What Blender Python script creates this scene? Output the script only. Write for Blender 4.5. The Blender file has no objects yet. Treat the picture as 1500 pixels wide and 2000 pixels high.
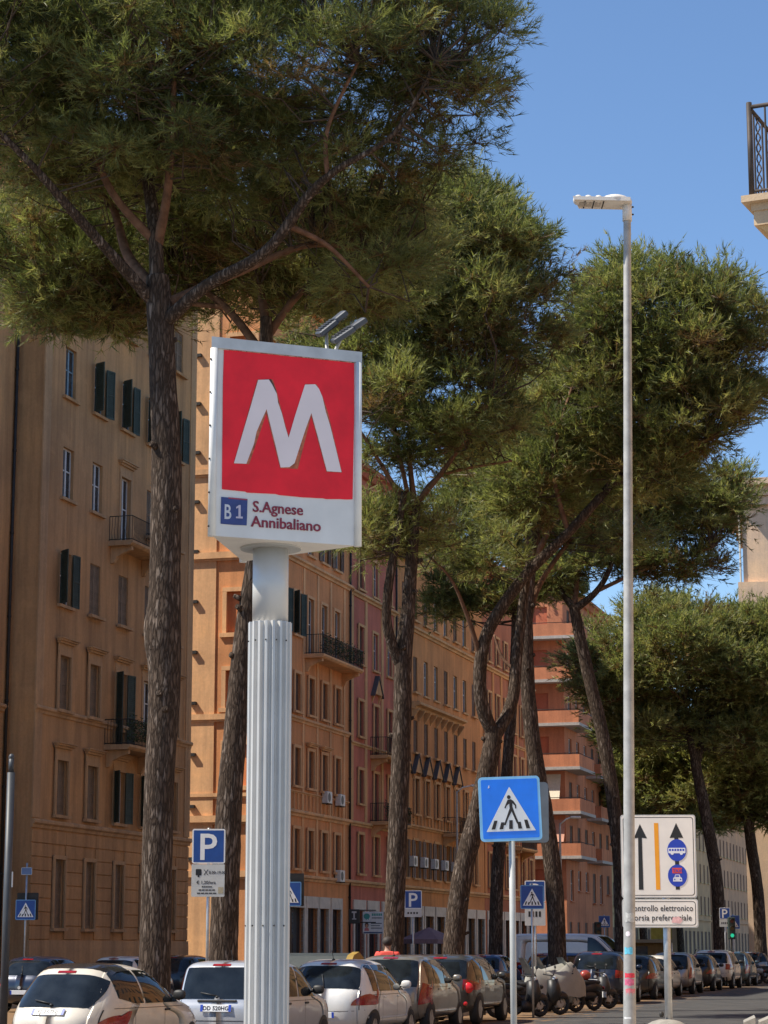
import bpy, math, random
import numpy as np
from mathutils import Vector, Matrix, Euler, noise as mnoise
R = math.radians
rnd = random.Random(7)
rs = np.random.RandomState(11)
SC = bpy.context.scene
COL = SC.collection

# ------------------------------------------------------------------ camera
# photograph measured at 1500 x 2000 pixels: focal length and horizon read from the facades' vanishing point
F, HZ, EYE = 4400.0, 1850.0, 1.75
TH = math.atan((HZ-1000)/F)                       # camera pitch
A = math.atan((2000-750)/(F/math.cos(TH)))        # street direction, right of the view axis
UX, UY = math.sin(A), math.cos(A)                 # along the street
NX, NY = -math.cos(A), math.sin(A)                # to the left across the street
cam = bpy.data.cameras.new('camera'); camo = bpy.data.objects.new('camera', cam); COL.objects.link(camo)
camo.location = (0, 0, EYE); camo.rotation_euler = (R(90)+TH, 0, 0)
cam.sensor_fit = 'VERTICAL'; cam.sensor_height = 36; cam.lens = F/2000*36; cam.clip_start = .1; cam.clip_end = 5000
SC.camera = camo

# ------------------------------------------------------------------ sky, sun, exposure
SUN_EL = R(52); SX, SY = -.982, -.19             # towards the sun: from the left, a little behind the camera
world = bpy.data.worlds.new('World'); SC.world = world; world.use_nodes = True
wn = world.node_tree; wn.nodes.clear()
sky = wn.nodes.new('ShaderNodeTexSky'); sky.sky_type = 'NISHITA'; sky.sun_disc = False
sky.sun_elevation = SUN_EL; sky.sun_rotation = math.atan2(SX, SY) % (2*math.pi)
sky.air_density = 1.0; sky.dust_density = .0; sky.ozone_density = 6.0; sky.altitude = 50
bg = wn.nodes.new('ShaderNodeBackground'); bg.inputs[1].default_value = .116
wo = wn.nodes.new('ShaderNodeOutputWorld'); wn.links.new(sky.outputs[0], bg.inputs[0]); wn.links.new(bg.outputs[0], wo.inputs[0])
sl_ = bpy.data.lights.new('sun', 'SUN'); sl_.energy = 4.9; sl_.angle = R(.53); sl_.color = (1, .92, .79)
so = bpy.data.objects.new('sun', sl_); COL.objects.link(so)
so.rotation_euler = Vector((SX*math.cos(SUN_EL), SY*math.cos(SUN_EL), math.sin(SUN_EL))).to_track_quat('Z', 'Y').to_euler()
so.location = (-60, -20, 80)
SC.view_settings.view_transform = 'Standard'; SC.view_settings.look = 'None'
SC.view_settings.gamma = 1; SC.view_settings.exposure = .58
try: SC.cycles.max_bounces = 6; SC.cycles.transparent_max_bounces = 6
except Exception: pass

# ------------------------------------------------------------------ coordinates
def P(s, l, z=0.): return Vector((s*UX+l*NX, s*UY+l*NY, z))      # along, across, up
def ray(px, py):
    xc, yc = (px-750)/F, (1000-py)/F
    return Vector((xc, math.cos(TH)-yc*math.sin(TH), math.sin(TH)+yc*math.cos(TH)))
def atY(px, py, Y):                                # the point in direction (px,py) at depth Y
    d = ray(px, py); t = Y/d.y
    return Vector((d.x*t, Y, EYE+d.z*t))
def sl(px, l, py=HZ):                              # where the direction px meets the line l: (s, Y)
    d = ray(px, py); t = l/(NX*d.x+NY*d.y)
    return (t*(UX*d.x+UY*d.y), t*d.y)
ROTS = math.pi/2-A                                 # turns local +X along the street, +Y to the left of it

# ------------------------------------------------------------------ mesh helpers
def setp(o, label=None, cat=None, group=None, kind=None):
    if label: o['label'] = label
    if cat: o['category'] = cat
    if group: o['group'] = group
    if kind: o['kind'] = kind
    return o
def empty(name, loc=(0, 0, 0), rz=0., label=None, cat=None, group=None):
    o = bpy.data.objects.new(name, None); COL.objects.link(o); o.location = loc; o.rotation_euler = (0, 0, rz)
    o.empty_display_size = .2
    return setp(o, label, cat, group)
def link(name, me, parent=None, loc=None, rz=0., mat=None):
    o = bpy.data.objects.new(name, me); COL.objects.link(o)
    if parent is not None: o.parent = parent
    if loc is not None: o.location = loc
    if rz: o.rotation_euler = (0, 0, rz)
    return o
class MB:
    def __init__(s): s.v = []; s.f = []; s.m = []; s.cur = 0; s.smooth = []
    def add(s, vs, fs, smooth=False):
        b = len(s.v); s.v.extend([tuple(p) for p in vs])
        for f in fs: s.f.append(tuple(i+b for i in f)); s.m.append(s.cur); s.smooth.append(smooth)
        return s
    def box(s, x0, x1, y0, y1, z0, z1):
        return s.add([(x0,y0,z0),(x1,y0,z0),(x1,y1,z0),(x0,y1,z0),(x0,y0,z1),(x1,y0,z1),(x1,y1,z1),(x0,y1,z1)],
                     [(0,3,2,1),(4,5,6,7),(0,1,5,4),(1,2,6,5),(2,3,7,6),(3,0,4,7)])
    def bbox(s, x0, x1, y0, y1, z0, z1, b):        # bevelled box
        V = []; 
        for (z, i) in ((z0, b), (z0+b, 0), (z1-b, 0), (z1, b)):
            c = b
            X0, X1, Y0, Y1 = x0+i, x1-i, y0+i, y1-i
            V += [(X0+c,Y0,z),(X1-c,Y0,z),(X1,Y0+c,z),(X1,Y1-c,z),(X1-c,Y1,z),(X0+c,Y1,z),(X0,Y1-c,z),(X0,Y0+c,z)]
        Fc = [tuple(range(7,-1,-1)), tuple(range(24,32))]
        for k in range(3):
            for j in range(8): a = k*8+j; c2 = k*8+(j+1)%8; Fc.append((a, c2, c2+8, a+8))
        return s.add(V, Fc)
    def quad(s, a, b, c, d): return s.add([a, b, c, d], [(0,1,2,3)])
    def prism(s, pts, y0, y1):                     # polygon in x,z pushed from y0 (front) to y1
        n = len(pts); V = [(x, y0, z) for x, z in pts]+[(x, y1, z) for x, z in pts]
        ar = sum(pts[i][0]*pts[(i+1)%n][1]-pts[(i+1)%n][0]*pts[i][1] for i in range(n))
        fr = tuple(range(n)) if ar > 0 else tuple(range(n-1,-1,-1))
        Fc = [fr, tuple(i+n for i in reversed(fr))]
        for i in range(n):
            j = (i+1) % n; Fc.append((i, i+n, j+n, j) if ar > 0 else (i, j, j+n, i+n))
        return s.add(V, Fc)
    def extr(s, prof, x0, x1):                     # profile in y,z swept along x
        n = len(prof); V = [(x0, y, z) for y, z in prof]+[(x1, y, z) for y, z in prof]
        Fc = [tuple(range(n)), tuple(range(2*n-1, n-1, -1))]
        for i in range(n): j = (i+1) % n; Fc.append((i, j, j+n, i+n))
        return s.add(V, Fc)
    def tube(s, pts, rad, n=12, cap=True, smooth=True):
        pts = [Vector(p) for p in pts]; m = len(pts)
        if not hasattr(rad, '__len__'): rad = [rad]*m
        V = []; Fc = []
        t0 = (pts[1]-pts[0]).normalized()
        ax = Vector((1,0,0)) if abs(t0.x) < .9 else Vector((0,1,0))
        nx = (ax-t0*ax.dot(t0)).normalized()
        for i, p in enumerate(pts):
            t = (pts[min(i+1, m-1)]-pts[max(i-1, 0)]).normalized()
            nx = (nx-t*nx.dot(t)).normalized(); ny = t.cross(nx)
            for k in range(n):
                an = 2*math.pi*k/n; V.append(p+(nx*math.cos(an)+ny*math.sin(an))*rad[i])
        for i in range(m-1):
            for k in range(n):
                a = i*n+k; b = i*n+(k+1) % n; Fc.append((a, b, b+n, a+n))
        s.add(V, Fc, smooth)
        if cap:
            b = len(s.v)-len(V)
            s.f.append(tuple(b+k for k in range(n-1,-1,-1))); s.m.append(s.cur); s.smooth.append(False)
            s.f.append(tuple(b+(m-1)*n+k for k in range(n))); s.m.append(s.cur); s.smooth.append(False)
        return s
    def cyl(s, c, r, z0, z1, n=16, r2=None):
        return s.tube([(c[0], c[1], z0), (c[0], c[1], z1)], [r, r if r2 is None else r2], n)
    def disc(s, cx, cz, rx, rz, y0, y1, n=28):
        return s.prism([(cx+rx*math.cos(2*math.pi*k/n), cz+rz*math.sin(2*math.pi*k/n)) for k in range(n)], y0, y1)
    def ell(s, c, r, nu=14, nv=9, z0=-1., p=1.):
        V = []; Fc = []
        for j in range(nv+1):
            ph = -math.pi/2+math.pi*j/nv
            for i in range(nu):
                an = 2*math.pi*i/nu; cp = math.cos(ph)
                f = lambda q: math.copysign(abs(q)**p, q)
                V.append((c[0]+r[0]*f(cp)*f(math.cos(an)), c[1]+r[1]*f(cp)*f(math.sin(an)), c[2]+r[2]*max(z0, f(math.sin(ph)))))
        for j in range(nv):
            for i in range(nu):
                a = j*nu+i; b = j*nu+(i+1) % nu; Fc.append((a, b, b+nu, a+nu))
        return s.add(V, Fc, True)
    def mesh(s, name, mats):
        me = bpy.data.meshes.new(name); me.from_pydata(s.v, [], s.f)
        for m in (mats if isinstance(mats, (list, tuple)) else [mats]): me.materials.append(m)
        me.polygons.foreach_set('material_index', s.m); me.polygons.foreach_set('use_smooth', s.smooth)
        me.update(); return me
    def build(s, name, mats, parent=None, loc=None, rz=0.):
        return link(name, s.mesh(name, mats), parent, loc, rz)
CACHE = {}
def shared(key, fn):
    if key not in CACHE: CACHE[key] = fn()
    return CACHE[key]
def rrect(x0, x1, z0, z1, r, n=5):
    pts = []
    for cx, cz, a0 in ((x1-r, z0+r, -90), (x1-r, z1-r, 0), (x0+r, z1-r, 90), (x0+r, z0+r, 180)):
        for k in range(n+1): an = R(a0+90*k/n); pts.append((cx+r*math.cos(an), cz+r*math.sin(an)))
    return pts
def text_mesh(body, size, mat, bold=.0, ax='LEFT', space=1.):
    def mk():
        c = bpy.data.curves.new('lettering', 'FONT'); c.body = body; c.size = size; c.align_x = ax; c.offset = bold; c.space_character = space
        c.resolution_u = 3; c.extrude = .0012
        o = bpy.data.objects.new('lettering', c); COL.objects.link(o)
        dg = bpy.context.evaluated_depsgraph_get(); me = bpy.data.meshes.new_from_object(o.evaluated_get(dg))
        bpy.data.objects.remove(o); me.name = 'lettering'; me.materials.clear(); me.materials.append(mat)
        return me
    return shared(('t', body, size, mat.name, bold, ax, space), mk)
def lettering(body, size, mat, parent, x, y, z, bold=0., ax='LEFT', space=1., name='lettering', sx=1., rot=0.):
    o = link(name, text_mesh(body, size, mat, bold, ax, space), parent, (x, y, z))
    o.rotation_euler = (R(90), rot, 0); o.scale = (sx, 1, 1); return o

# ------------------------------------------------------------------ materials
def newmat(name):
    m = bpy.data.materials.new(name); m.use_nodes = True; nt = m.node_tree
    return m, nt, nt.nodes['Principled BSDF']
def N(nt, t, **kw):
    n = nt.nodes.new(t)
    for k, v in kw.items(): setattr(n, k, v)
    return n
def ramp(nt, fac, stops):
    r = N(nt, 'ShaderNodeValToRGB'); e = r.color_ramp.elements
    while len(e) < len(stops): e.new(.5)
    for el, (p, c) in zip(e, stops): el.position = p; el.color = (*c, 1) if len(c) == 3 else c
    nt.links.new(fac, r.inputs[0]); return r.outputs[0]
def mixc(nt, f, a, b, mode='MIX'):
    n = N(nt, 'ShaderNodeMix', data_type='RGBA', blend_type=mode)
    for sock, v in ((n.inputs[0], f), (n.inputs[6], a), (n.inputs[7], b)):
        if hasattr(v, 'is_output'): nt.links.new(v, sock)
        elif isinstance(v, (int, float)): sock.default_value = v
        else: sock.default_value = (*v, 1)
    return n.outputs[2]
def noise(nt, scale, detail=4, vec=None, rough=.55, dist=0.):
    n = N(nt, 'ShaderNodeTexNoise'); n.inputs['Scale'].default_value = scale; n.inputs['Detail'].default_value = detail
    n.inputs['Roughness'].default_value = rough; n.inputs['Distortion'].default_value = dist
    if vec is not None: nt.links.new(vec, n.inputs['Vector'])
    return n.outputs['Fac']
def coords(nt, scale=None, kind='Object'):
    t = N(nt, 'ShaderNodeTexCoord')
    if scale is None: return t.outputs[kind]
    m = N(nt, 'ShaderNodeMapping'); m.inputs['Scale'].default_value = scale; nt.links.new(t.outputs[kind], m.inputs[0]); return m.outputs[0]
def bump(nt, bs, h, strength, dist=.02):
    b = N(nt, 'ShaderNodeBump'); b.inputs['Strength'].default_value = strength; b.inputs['Distance'].default_value = dist
    nt.links.new(h, b.inputs['Height']); nt.links.new(b.outputs[0], bs.inputs['Normal'])
def scl(c, k): return tuple(min(1, x*k) for x in c)
def plain(name, c, rough=.5, metal=0., var=.12, scale=6., spec=.5, coat=0., bmp=0.):
    def mk():
        m, nt, bs = newmat(name)
        f = noise(nt, scale, 5, coords(nt))
        cc = ramp(nt, f, [(.3, scl(c, 1-var)), (.7, scl(c, 1+var))])
        nt.links.new(cc, bs.inputs['Base Color'])
        bs.inputs['Roughness'].default_value = rough; bs.inputs['Metallic'].default_value = metal
        bs.inputs['Specular IOR Level'].default_value = spec; bs.inputs['Coat Weight'].default_value = coat; bs.inputs['Coat Roughness'].default_value = .04
        if bmp: bump(nt, bs, noise(nt, scale*8, 4, coords(nt)), bmp, .01)
        return m
    return shared(('m', name), mk)
def stucco(name, c, dirt=.5, c2=None):
    def mk():
        m, nt, bs = newmat(name)
        v = coords(nt); big = noise(nt, .35, 5, v, .6); fine = noise(nt, 9., 6, v, .65)
        vs = coords(nt, (1.6, 1.6, .12)); streak = noise(nt, 1.1, 6, vs, .7)
        c2_ = c2 or (c[0]*1.08, c[1]*1.03, c[2]*.92)
        base = ramp(nt, big, [(.28, scl(c, .76)), (.5, c), (.72, scl(c2_, 1.14))])
        grime = ramp(nt, streak, [(.42, (0, 0, 0)), (.66, (1, 1, 1))])
        x = N(nt, 'ShaderNodeMath', operation='MULTIPLY'); nt.links.new(grime, x.inputs[0]); x.inputs[1].default_value = dirt*.8
        col = mixc(nt, x.outputs[0], base, scl((c[0]*.8, c[1]*.82, c[2]*.9), .62))
        pat = ramp(nt, noise(nt, .8, 3, v, .5, .6), [(.60, (0, 0, 0)), (.66, (1, 1, 1))])
        y = N(nt, 'ShaderNodeMath', operation='MULTIPLY'); nt.links.new(pat, y.inputs[0]); y.inputs[1].default_value = dirt*.30
        col = mixc(nt, y.outputs[0], col, scl(c, 1.22))
        ff = ramp(nt, fine, [(.3, (.88, .88, .88)), (.7, (1.08, 1.08, 1.08))])
        col = mixc(nt, .8, col, ff, 'MULTIPLY')
        nt.links.new(col, bs.inputs['Base Color']); bs.inputs['Roughness'].default_value = .92; bs.inputs['Specular IOR Level'].default_value = .15
        bump(nt, bs, noise(nt, 14., 6, v, .7), .25, .03)
        return m
    return shared(('m', name), mk)
def glassy(name, c=(.012, .016, .02), rough=.04):
    def mk():
        m, nt, bs = newmat(name)
        f = noise(nt, 3., 3, coords(nt)); nt.links.new(ramp(nt, f, [(.3, scl(c, .6)), (.7, scl(c, 1.6))]), bs.inputs['Base Color'])
        bs.inputs['Roughness'].default_value = rough; bs.inputs['Specular IOR Level'].default_value = .4
        return m
    return shared(('m', name), mk)
def paint(name, c, metal=0., rough=.35):
    def mk():
        m, nt, bs = newmat(name)
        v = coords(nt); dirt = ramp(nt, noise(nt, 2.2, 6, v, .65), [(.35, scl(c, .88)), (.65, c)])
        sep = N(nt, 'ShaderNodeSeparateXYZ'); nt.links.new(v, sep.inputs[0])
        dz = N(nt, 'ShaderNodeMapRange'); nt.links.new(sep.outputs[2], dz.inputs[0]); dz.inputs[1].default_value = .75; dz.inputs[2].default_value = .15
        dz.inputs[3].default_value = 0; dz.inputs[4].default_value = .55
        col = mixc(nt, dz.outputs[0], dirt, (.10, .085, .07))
        nt.links.new(col, bs.inputs['Base Color'])
        bs.inputs['Metallic'].default_value = metal; bs.inputs['Roughness'].default_value = rough
        bs.inputs['Coat Weight'].default_value = .7; bs.inputs['Coat Roughness'].default_value = .05
        return m
    return shared(('m', name), mk)
M_GLASS = glassy('window_glass', (.03, .04, .05), .06)
M_CARGLASS = glassy('car_glass', (.012, .015, .018), .03)
M_WHITE = plain('white_print', (.80, .79, .76), .45, var=.05)
M_BLACK = plain('black_print', (.012, .012, .014), .45, var=.2)
M_GALV = plain('galvanised_steel', (.42, .43, .44), .42, .75, .16, 9.)
M_GREYSTEEL = plain('grey_painted_steel', (.40, .40, .39), .5, .1, .14, 5.)
M_DARKIRON = plain('dark_iron', (.028, .026, .024), .6, .3, .3)
M_RUBBER = plain('tyre_rubber', (.018, .018, .018), .85, 0, .2)
M_BLUE = plain('sign_blue', (.002, .20, .88), .35, var=.08, coat=.3)
M_BLUE2 = plain('sign_blue_faded', (.010, .065, .28), .45, var=.12)
M_CONC = plain('concrete', (.27, .255, .225), .9, 0, .2, 7., .2, bmp=.4)
# ------------------------------------------------------------------ ground
def ground_mats():
    m, nt, bs = newmat('asphalt'); v = coords(nt)
    a = ramp(nt, noise(nt, 1.1, 6, v, .65), [(.3, (.050, .050, .052)), (.7, (.085, .083, .080))])
    g = ramp(nt, noise(nt, 60., 3, v, .7), [(.35, (.75, .75, .75)), (.7, (1.25, 1.25, 1.22))])
    a = mixc(nt, .8, a, g, 'MULTIPLY')
    tar = ramp(nt, noise(nt, .5, 2, v, .4, 2.5), [(.485, (0, 0, 0)), (.497, (1, 1, 1)), (.506, (0, 0, 0))])
    a = mixc(nt, tar, a, (.024, .024, .026))
    sep = N(nt, 'ShaderNodeSeparateXYZ'); nt.links.new(v, sep.inputs[0])
    mr = N(nt, 'ShaderNodeMapRange'); nt.links.new(sep.outputs[1], mr.inputs[0])   # pine needles gather towards the parked cars
    mr.inputs[1].default_value = 9.6; mr.inputs[2].default_value = 13.4; mr.inputs[3].default_value = .0; mr.inputs[4].default_value = .40
    ad = N(nt, 'ShaderNodeMath', operation='ADD'); nt.links.new(noise(nt, 1.4, 6, coords(nt, (.6, 1.6, 1)), .75), ad.inputs[0]); nt.links.new(mr.outputs[0], ad.inputs[1])
    lit = ramp(nt, ad.outputs[0], [(.66, (0, 0, 0)), (.84, (1, 1, 1))])
    a = mixc(nt, lit, a, (.21, .125, .062))
    nt.links.new(a, bs.inputs['Base Color']); bs.inputs['Roughness'].default_value = .9; bs.inputs['Specular IOR Level'].default_value = .25
    bump(nt, bs, noise(nt, 90., 3, v, .7), .35, .01)
    s = plain('soil_and_needles', (.16, .10, .055), .95, 0, .35, 3., .1, bmp=.6)
    p = plain('pavement_asphalt', (.13, .125, .12), .92, 0, .2, 2.5, .2, bmp=.35)
    k = plain('travertine_kerb', (.33, .315, .28), .9, 0, .18, 3., .2, bmp=.4)
    w = plain('worn_road_paint', (.62, .61, .57), .8, 0, .2, 12.)
    return m, s, p, k, w
M_ASPH, M_SOIL, M_PAVE, M_KERB, M_ROADPAINT = ground_mats()
def strip(name, s0, s1, l0, l1, z, mat, thick=None):
    mb = MB()
    if thick: mb.box(s0, s1, l0, l1, z-thick, z)
    else: mb.quad((s0, l0, z), (s1, l0, z), (s1, l1, z), (s0, l1, z))
    o = mb.build(name, mat); o.rotation_euler = (0, 0, ROTS); setp(o, kind='structure'); return o
strip('ground', -900, 2200, -1200, 1200, -.02, plain('far_ground', (.12, .115, .11), .95, 0, .2, .5))
road = strip('road', -60, 420, 4.65, 14.1, 0, M_ASPH)
strip('side_road', -60, 420, 16.4, 28.4, 0, M_ASPH)
strip('pavement', -60, 420, -45, 4.45, .14, plain('pale_stone_paving', (.38, .35, .30), .9, 0, .12, 1.5, .2, bmp=.3), .3)
strip('far_pavement', -60, 420, 28.6, 60, .14, M_PAVE, .3)
strip('planting_strip', -20, 300, 14.3, 16.2, .12, M_SOIL, .3)
def kerb(l0, l1, s0, s1, z=.145):
    k = empty('kerb', P(0, 0, 0), ROTS); setp(k, kind='structure')
    st = MB().bbox(.004, 1.194, l0, l1, -.2, z, .018).mesh('kerb_stone', M_KERB)
    n = min(110, int((s1-s0)/1.2))
    for i in range(n): link('kerb_stone', st, k, (s0+i*1.2, 0, rnd.uniform(-.006, .004)))
kerb(4.45, 4.65, 10, 110); kerb(14.1, 14.3, 20, 125); kerb(16.2, 16.4, 20, 100); kerb(28.4, 28.6, 50, 150)
# ------------------------------------------------------------------ buildings (local x along the street, y into the house, z up)
M_TRIMS = {}
def wall_grid(mb, holes, x0, x1, z0, z1, depth, place):
    """wall face with real openings; holes = (x0,x1,z0,z1); place(x, d, z) turns along/depth/up into local xyz"""
    xs = sorted({x0, x1} | {h[0] for h in holes} | {h[1] for h in holes}); zs = sorted({z0, z1} | {h[2] for h in holes} | {h[3] for h in holes})
    xs = [x for x in xs if x0-1e-6 <= x <= x1+1e-6]
    for i in range(len(xs)-1):
        j = 0
        while j < len(zs)-1:
            cx, cz = (xs[i]+xs[i+1])/2, (zs[j]+zs[j+1])/2
            if any(h[0] < cx < h[1] and h[2] < cz < h[3] for h in holes): j += 1; continue
            k = j
            while k+1 < len(zs)-1 and not any(h[0] < cx < h[1] and h[2] < (zs[k+1]+zs[k+2])/2 < h[3] for h in holes): k += 1
            mb.quad(place(xs[i], 0, zs[j]), place(xs[i+1], 0, zs[j]), place(xs[i+1], 0, zs[k+1]), place(xs[i], 0, zs[k+1])); j = k+1
    for a, b, c, d in holes:
        for q in (((a,c),(a,d)), ((a,d),(b,d)), ((b,d),(b,c)), ((b,c),(a,c))):
            (p0, q0), (p1, q1) = q
            mb.quad(place(p0, 0, q0), place(p1, 0, q1), place(p1, depth, q1), place(p0, depth, q0))
def shutter_mesh(w, h, mat):
    def mk():
        m = MB(); t = .035; b = .055
        m.box(0, b, -t, 0, 0, h); m.box(w-b, w, -t, 0, 0, h)
        for z in (0, h*.48, h-b): m.box(b, w-b, -t+.002, -.002, z, z+b*1.1)
        n = max(6, int(h/.075))
        for i in range(n):
            z = b+(h-2*b)*(i+.15)/n; dz = (h-2*b)/n
            m.quad((b, -t+.006, z), (w-b, -t+.006, z), (w-b, -.008, z+dz*.8), (b, -.008, z+dz*.8))
        m.quad((b, -.003, b), (w-b, -.003, b), (w-b, -.003, h-b), (b, -.003, h-b))
        return m.mesh('shutter', mat)
    return shared(('sh', round(w, 2), round(h, 2), mat.name), mk)
def frame_mesh(w, h, mat, midrail=True):
    def mk():
        m = MB(); b = .06
        m.box(-w/2, -w/2+b, 0, .06, 0, h); m.box(w/2-b, w/2, 0, .06, 0, h); m.box(-w/2+b, w/2-b, .002, .058, 0, b); m.box(-w/2+b, w/2-b, .002, .058, h-b, h)
        m.box(-.05, .05, -.012, .048, b, h-b)
        if midrail: m.box(-w/2+b, -.05, .006, .05, h*.55, h*.55+.05); m.box(.05, w/2-b, .006, .05, h*.55, h*.55+.05)
        return m.mesh('window', mat)
    return shared(('fr', round(w, 2), round(h, 2), mat.name, midrail), mk)
def pane_mesh(w, h):
    def mk():
        m = MB(); m.box(.01, w-.01, .026, .034, .055, h-.055); return m.mesh('pane', M_GLASS)
    return shared(('pa', round(w, 2), round(h, 2)), mk)
def window(root, x, z0, w, h, style, shmat, frmat, trim=None, sill=True, hood=None, surround=True, recess=.20, kind='window', far=False):
    """one window as a part; shutters, panes, sill, hood as its own pieces"""
    if style == 'closed':
        wi = link(kind, shared(('rev', round(w, 2), round(h, 2), frmat.name), lambda: MB().box(-w/2, w/2, .05, .07, 0, h).mesh('window', frmat)), root, (x, recess-.15, z0))
        for sx in (0, 1): link('shutter', shutter_mesh(w/2-.006, h-.02, shmat), wi, (-w/2+.003+sx*w/2, .035, .01))
    else:
        wi = link(kind, frame_mesh(w, h, frmat), root, (x, recess-.075, z0))
        if far: link('pane', pane_mesh(w-.1, h), wi, (-w/2+.05, 0, 0))
        else:
            for sx in (0, 1): link('pane', pane_mesh(w/2-.1, h), wi, (-w/2+.06+sx*(w/2-.02), 0, 0))
        if style == 'dark':
            link('dark_room_sheet', shared(('cu', round(w, 2), round(h, 2)), lambda: MB().box(-w/2+.03, w/2-.03, .12, .14, .02, h-.02).mesh('dark_room_sheet', plain('room_dark', (.02, .018, .016), .9))), wi)  # near-black sheet behind the panes, the room's darkness put into its colour
        if style in ('open', 'ajar'):
            for sx in (-1, 1):
                ang = 0. if style == 'open' else (rnd.uniform(.75, 1.1) if sx < 0 else rnd.uniform(.12, .35))
                sh = link('shutter', shutter_mesh(w/2, h, shmat), wi)
                if sx < 0:
                    sh.location = (-w/2-.01, -recess+.03, 0); sh.rotation_euler = (0, 0, math.pi-0.0+ang if style == 'open' else math.pi+ang)
                    sh.location.y -= .02
                else:
                    sh.location = (w/2+.01, -recess+.01, 0); sh.rotation_euler = (0, 0, -ang)
    if trim is not None:
        if surround:
            def mk():
                m = MB(); t = .14; d = .045
                m.box(-w/2-t, -w/2, -d, .01, 0, h); m.box(w/2, w/2+t, -d, .01, 0, h); m.box(-w/2-t, w/2+t, -d-.004, .01, h, h+t)
                return m.mesh('surround', trim)
            link('surround', shared(('su', round(w, 2), round(h, 2), trim.name), mk), wi, (0, -(recess-.075), 0))
        if sill: link('sill', shared(('si', round(w, 2), trim.name), lambda: MB().box(-w/2-.2, w/2+.2, -.13, .02, -.11, -.003).mesh('sill', trim)), wi, (0, -(recess-.075), 0))
        if hood:
            def mk():
                m = MB(); z = h+.14+(.28 if hood == 'high' else .05); e = w/2+.2
                if hood == 'high': m.box(-w/2-.14, w/2+.14, -.03, .01, h+.145, z)
                m.box(-e, e, -.12, .01, z+.001, z+.08); m.box(-e-.07, e+.07, -.2, .01, z+.081, z+.15); m.box(-e-.12, e+.12, -.25, .01, z+.151, z+.19)
                if hood == 'gable':
                    pass
                return m.mesh('hood', trim)
            link('hood', shared(('ho', round(w, 2), round(h, 2), trim.name, hood), mk), wi, (0, -(recess-.075), 0))
    return wi
def course(root, x0, x1, z, mat, hgt=.22, out=.12, name='string_course', y0=0.):
    m = MB(); m.extr([(y0+.02, z), (y0-out*.35, z), (y0-out*.5, z+hgt*.35), (y0-out, z+hgt*.55), (y0-out, z+hgt*.85), (y0-out*.8, z+hgt), (y0+.02, z+hgt)], x0, x1)
    return m.build(name, mat, root)
def balcony(root, x, z, w, d, trim, ornate=True, plants=False, solid=None):
    b = MB().extr([(.0, -.10), (-d+.12, -.10), (-d+.05, -.05), (-d, 0), (-d, .09), (0, .09)], -w/2, w/2).build('balcony', trim, root, (x, -.002, z))
    for sx in (-1, 1):
        mb = MB(); xx = sx*(w/2-.35)
        mb.extr([(0, -.105), (0, -.75), (-.14, -.72), (-.26, -.5), (-d*.6, -.32), (-d*.85, -.25), (-d*.85, -.105)], xx-.1, xx+.1); mb.build('bracket', trim, b)
    r = MB(); H = 1.0; e = .05
    pts = [(-w/2+e, -.02), (-w/2+e, -d+e), (w/2-e, -d+e), (w/2-e, -.02)]
    for (xa, ya), (xb, yb) in zip(pts, pts[1:]):
        L = math.hypot(xb-xa, yb-ya); n = max(2, int(L/.115))
        for zz in (.14, .95+.09): r.tube([(xa, ya, zz), (xb, yb, zz)], .018, 5)
        for i in range(n+1):
            f = i/n; px_, py_ = xa+(xb-xa)*f, ya+(yb-ya)*f
            bulge = .07 if ornate else 0.
            if bulge and 0 < i < n:
                nx_, ny_ = ((yb-ya)/L, -(xb-xa)/L); nx_, ny_ = -nx_, -ny_
                if (px_+nx_*.1)**2 < px_**2 and abs(nx_) > .5: nx_ = -nx_
                if ny_ > .5: ny_ = -ny_
                r.tube([(px_, py_, .12), (px_+nx_*bulge, py_+ny_*bulge, .38), (px_+nx_*bulge*.4, py_+ny_*bulge*.4, .65), (px_, py_, 1.03)], .0095, 4, False)
            else: r.tube([(px_, py_, .09), (px_, py_, 1.04)], .011, 4, False)
    r.build('railing', M_DARKIRON, b)
    if plants:
        g = MB()
        for i in range(900):
            px_, py_, pz = rnd.uniform(-w/2+.1, w/2-.1), -d+rnd.uniform(-.12, .25), rnd.uniform(.25, 1.25 if i % 7 == 0 else 1.0)
            a = Vector((rnd.uniform(-1, 1), rnd.uniform(-1, 1), rnd.uniform(-.5, 1))).normalized()*.10; c = Vector((rnd.uniform(-1, 1), rnd.uniform(-1, 1), rnd.uniform(-1, 1))).normalized()*.04
            o = Vector((px_, py_, pz)); g.add([o-c, o+c, o+a], [(0, 1, 2)])
        g.build('balcony_plants', M_LEAF2, b)
    return b
M_LEAF2 = plain('pot_plant_leaf', (.035, .06, .018), .7, 0, .5, 3.)
def aircon(x, y, z, rot, label, group):
    a = empty('air_conditioner', (x, y, z), rot, label, 'air conditioner', group)
    MB().bbox(-.4, .4, -.3, 0, 0, .58, .02).build('casing', plain('aircon_white', (.62, .61, .58), .5, var=.15), a)
    MB().disc(-.1, .29, .22, .22, -.306, -.299, 20).build('fan_grille', plain('aircon_grille', (.10, .10, .10), .6), a)
    g = MB(); g.box(-.35, -.31, -.32, .02, -.04, -.002); g.box(.31, .35, -.32, .02, -.04, -.002); g.build('bracket', M_DARKIRON, a)
    return a
def downpipe(root, x, z0, z1, mat, y=-.09):
    m = MB(); m.tube([(x, y, z0), (x, y, z1)], .06, 8)
    for z in np.arange(z0+1, z1, 3.): m.tube([(x, y, z), (x, y, z+.08)], .075, 8)
    m.build('downpipe', mat, root)
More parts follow.
